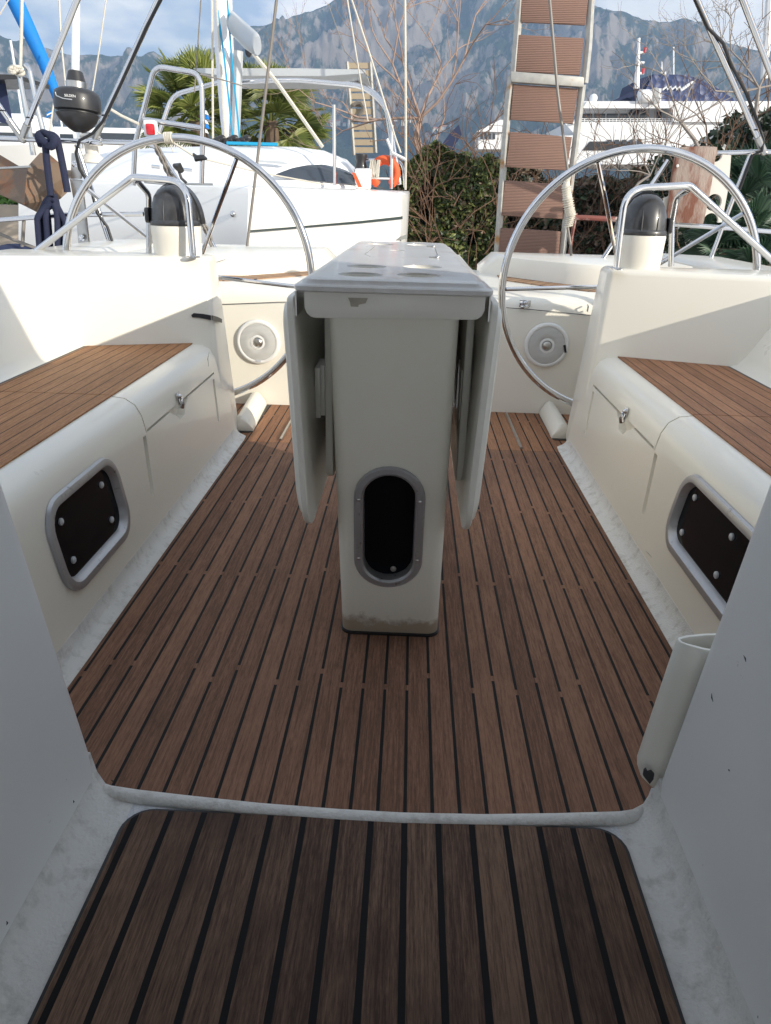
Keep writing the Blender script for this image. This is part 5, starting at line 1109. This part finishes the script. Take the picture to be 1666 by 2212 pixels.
b = MB(); b.ball(P(40, 560, Y=5.2), .17, 20, (1.25, .8, .62)); b.build('fender_body', 'navycloth', t, ang=80)
b = MB(); b.tube([P(52, 470, Y=5.15), P(50, 505, Y=5.15), P(48, 535, Y=5.15)], .012, 6); b.build('lanyard', 'stay', t)
t = thing('greek_flag', 'small blue and white striped flag on a line left of the furling drum', 'flag', tuple(P(104, 245, Y=9)))
b = MB(); b.prism([P(x, y, Y=9) for x, y in ((101, 243), (111, 238), (110, 250), (100, 254))], (0, .02, 0)); b.build('flag_cloth', 'blue', t)
b = MB(); b.prism([P(x, y, Y=8.98) for x, y in ((101, 247), (111, 242), (111, 245), (101, 250))], (0, .01, 0)); b.build('white_stripe', 'whitep', t)
t = thing('greek_flag', 'crumpled blue and white flag beside the yacht mast', 'flag', tuple(P(443, 270, Y=9.4)))
for k, m_ in enumerate(('whitep', 'blue', 'whitep', 'blue', 'whitep')):
    b = MB(); y0 = 236+k*10; b.prism([P(x, y, Y=9.4) for x, y in ((438, y0), (444+k % 2*3, y0+2), (449+k % 2*2, y0+12), (441, y0+9))], (0, .05, 0)); b.build('stripe', m_, t)
# ---- marina on the left
MB().box(-60, -3.5, 21, 26, gz, .55).build('quay_wall', 'stone').__setitem__('kind', 'structure')
leaf_cloud('grass_strip', 9000, lambda R: Vector((R.uniform(-32, -6), R.uniform(21.2, 25), .55+R.uniform(0, .28))), .16, 'grass', None, 6)['kind'] = 'stuff'
def small_boat(x, y, Y, L_, label, cabin=1, mast=True, seed=1, m='hull'):
    q = P(x, y, Y=Y); t = thing('moored_boat', label, 'boat', tuple(q), 'boats moored across the basin')
    b = MB(); secs = []
    for k in range(9):
        u = k/8; w_ = .5*(1-(max(0, u-.45)/.55)**2.2)*L_*.3+.02; s_ = .35*L_*.3*(u**2)*.4
        secs.append([(q.x-L_/2+L_*u, Y-w_, q.z+s_), (q.x-L_/2+L_*u, Y-w_*.75, q.z-L_*.10), (q.x-L_/2+L_*u, Y, q.z-L_*.13), (q.x-L_/2+L_*u, Y+w_*.75, q.z-L_*.10), (q.x-L_/2+L_*u, Y+w_, q.z+s_)])
    b.loft(secs); b.build('hull', m, t, ang=50)
    if cabin: b = MB(); b.box(q.x-L_*.25, q.x+L_*.15, Y-L_*.09, Y+L_*.09, q.z, q.z+L_*.085*cabin); b.build('cabin', 'hull2', t, bevel=.06); b = MB(); b.box(q.x-L_*.2, q.x+L_*.1, Y-L_*.094, Y-L_*.08, q.z+L_*.03, q.z+L_*.06*cabin); b.build('window', 'tint', t)
    if mast: b = MB(); b.tube([(q.x, Y, q.z), (q.x, Y, q.z+L_*mast)], .05, 6); b.build('mast', 'mast', t)
    return t
small_boat(10, 318, 40, 14, 'white motor boat far left across the basin', 1.2, False)
small_boat(140, 318, 44, 10, 'white sailing boat beyond the quay, seen between the port rail and the anchor', 1, .32)
small_boat(215, 316, 46, 9, 'small white boat beyond the quay just left of the steering wheel top', 1.2, .26)
small_boat(275, 318, 38, 9, 'pale motor boat with a square cabin beyond the quay, left of the white yacht', 1.0, False)
small_boat(60, 322, 34, 8, 'white boat half hidden behind the port rail corner', 1.2, .5)
wires('far_mast', [P(1651, 170, Y=25), P(1664, -20, Y=25)], .11, 'mast', 'grey mast at the top right corner behind the bimini legs', 'mast', None, 8)

# ---- unseen spray hood behind and above the camera, shaped to shade the cockpit
sh = thing('spray_hood', 'unseen grey canvas spray hood over the companionway, shaped for its shade', 'spray hood', (XC, .3, 1.0))
b = MB(); secs = []
for y, w_, h_, bw in ((-1.9, 1.0, .50, 0), (-1.4, 1.10, .80, 0), (-.7, 1.16, .90, .1), (.10, 1.20, .90, .25), (.72, 1.22, .84, .48)):
    o1 = [(XC+w_*1.02*cos(a) if abs(cos(a)) < .9 else XC+w_*(1 if cos(a) > 0 else -1), y+bw*sin(a)**2, .98+h_*min(1, sin(a)*1.25)) for a in [pi*k/20 for k in range(21)]]
    i1 = [(XC+(x-XC)*.985, y_, .98+(z-.98)*.985-.002) for x, y_, z in o1]
    secs.append(o1+i1[::-1])
b.loft(secs); b.build('canvas', 'canvas', sh, ang=60)

# ------------------------------------------------------------ the air between here and the mountains
hz = bpy.data.materials.new('haze'); hz.use_nodes = True; t = hz.node_tree; t.nodes.clear()
o = N(t, 'ShaderNodeOutputMaterial'); v = N(t, 'ShaderNodeVolumePrincipled'); v.inputs['Density'].default_value = .00028; v.inputs['Color'].default_value = (.46, .67, 1.0, 1); v.inputs['Anisotropy'].default_value = .0
t.links.new(v.outputs[0], o.inputs['Volume']); M_['haze'] = hz
tag(MB().box(-3000, 3000, -60, 2780, -60, 760).build('haze', 'haze'), kind='stuff')
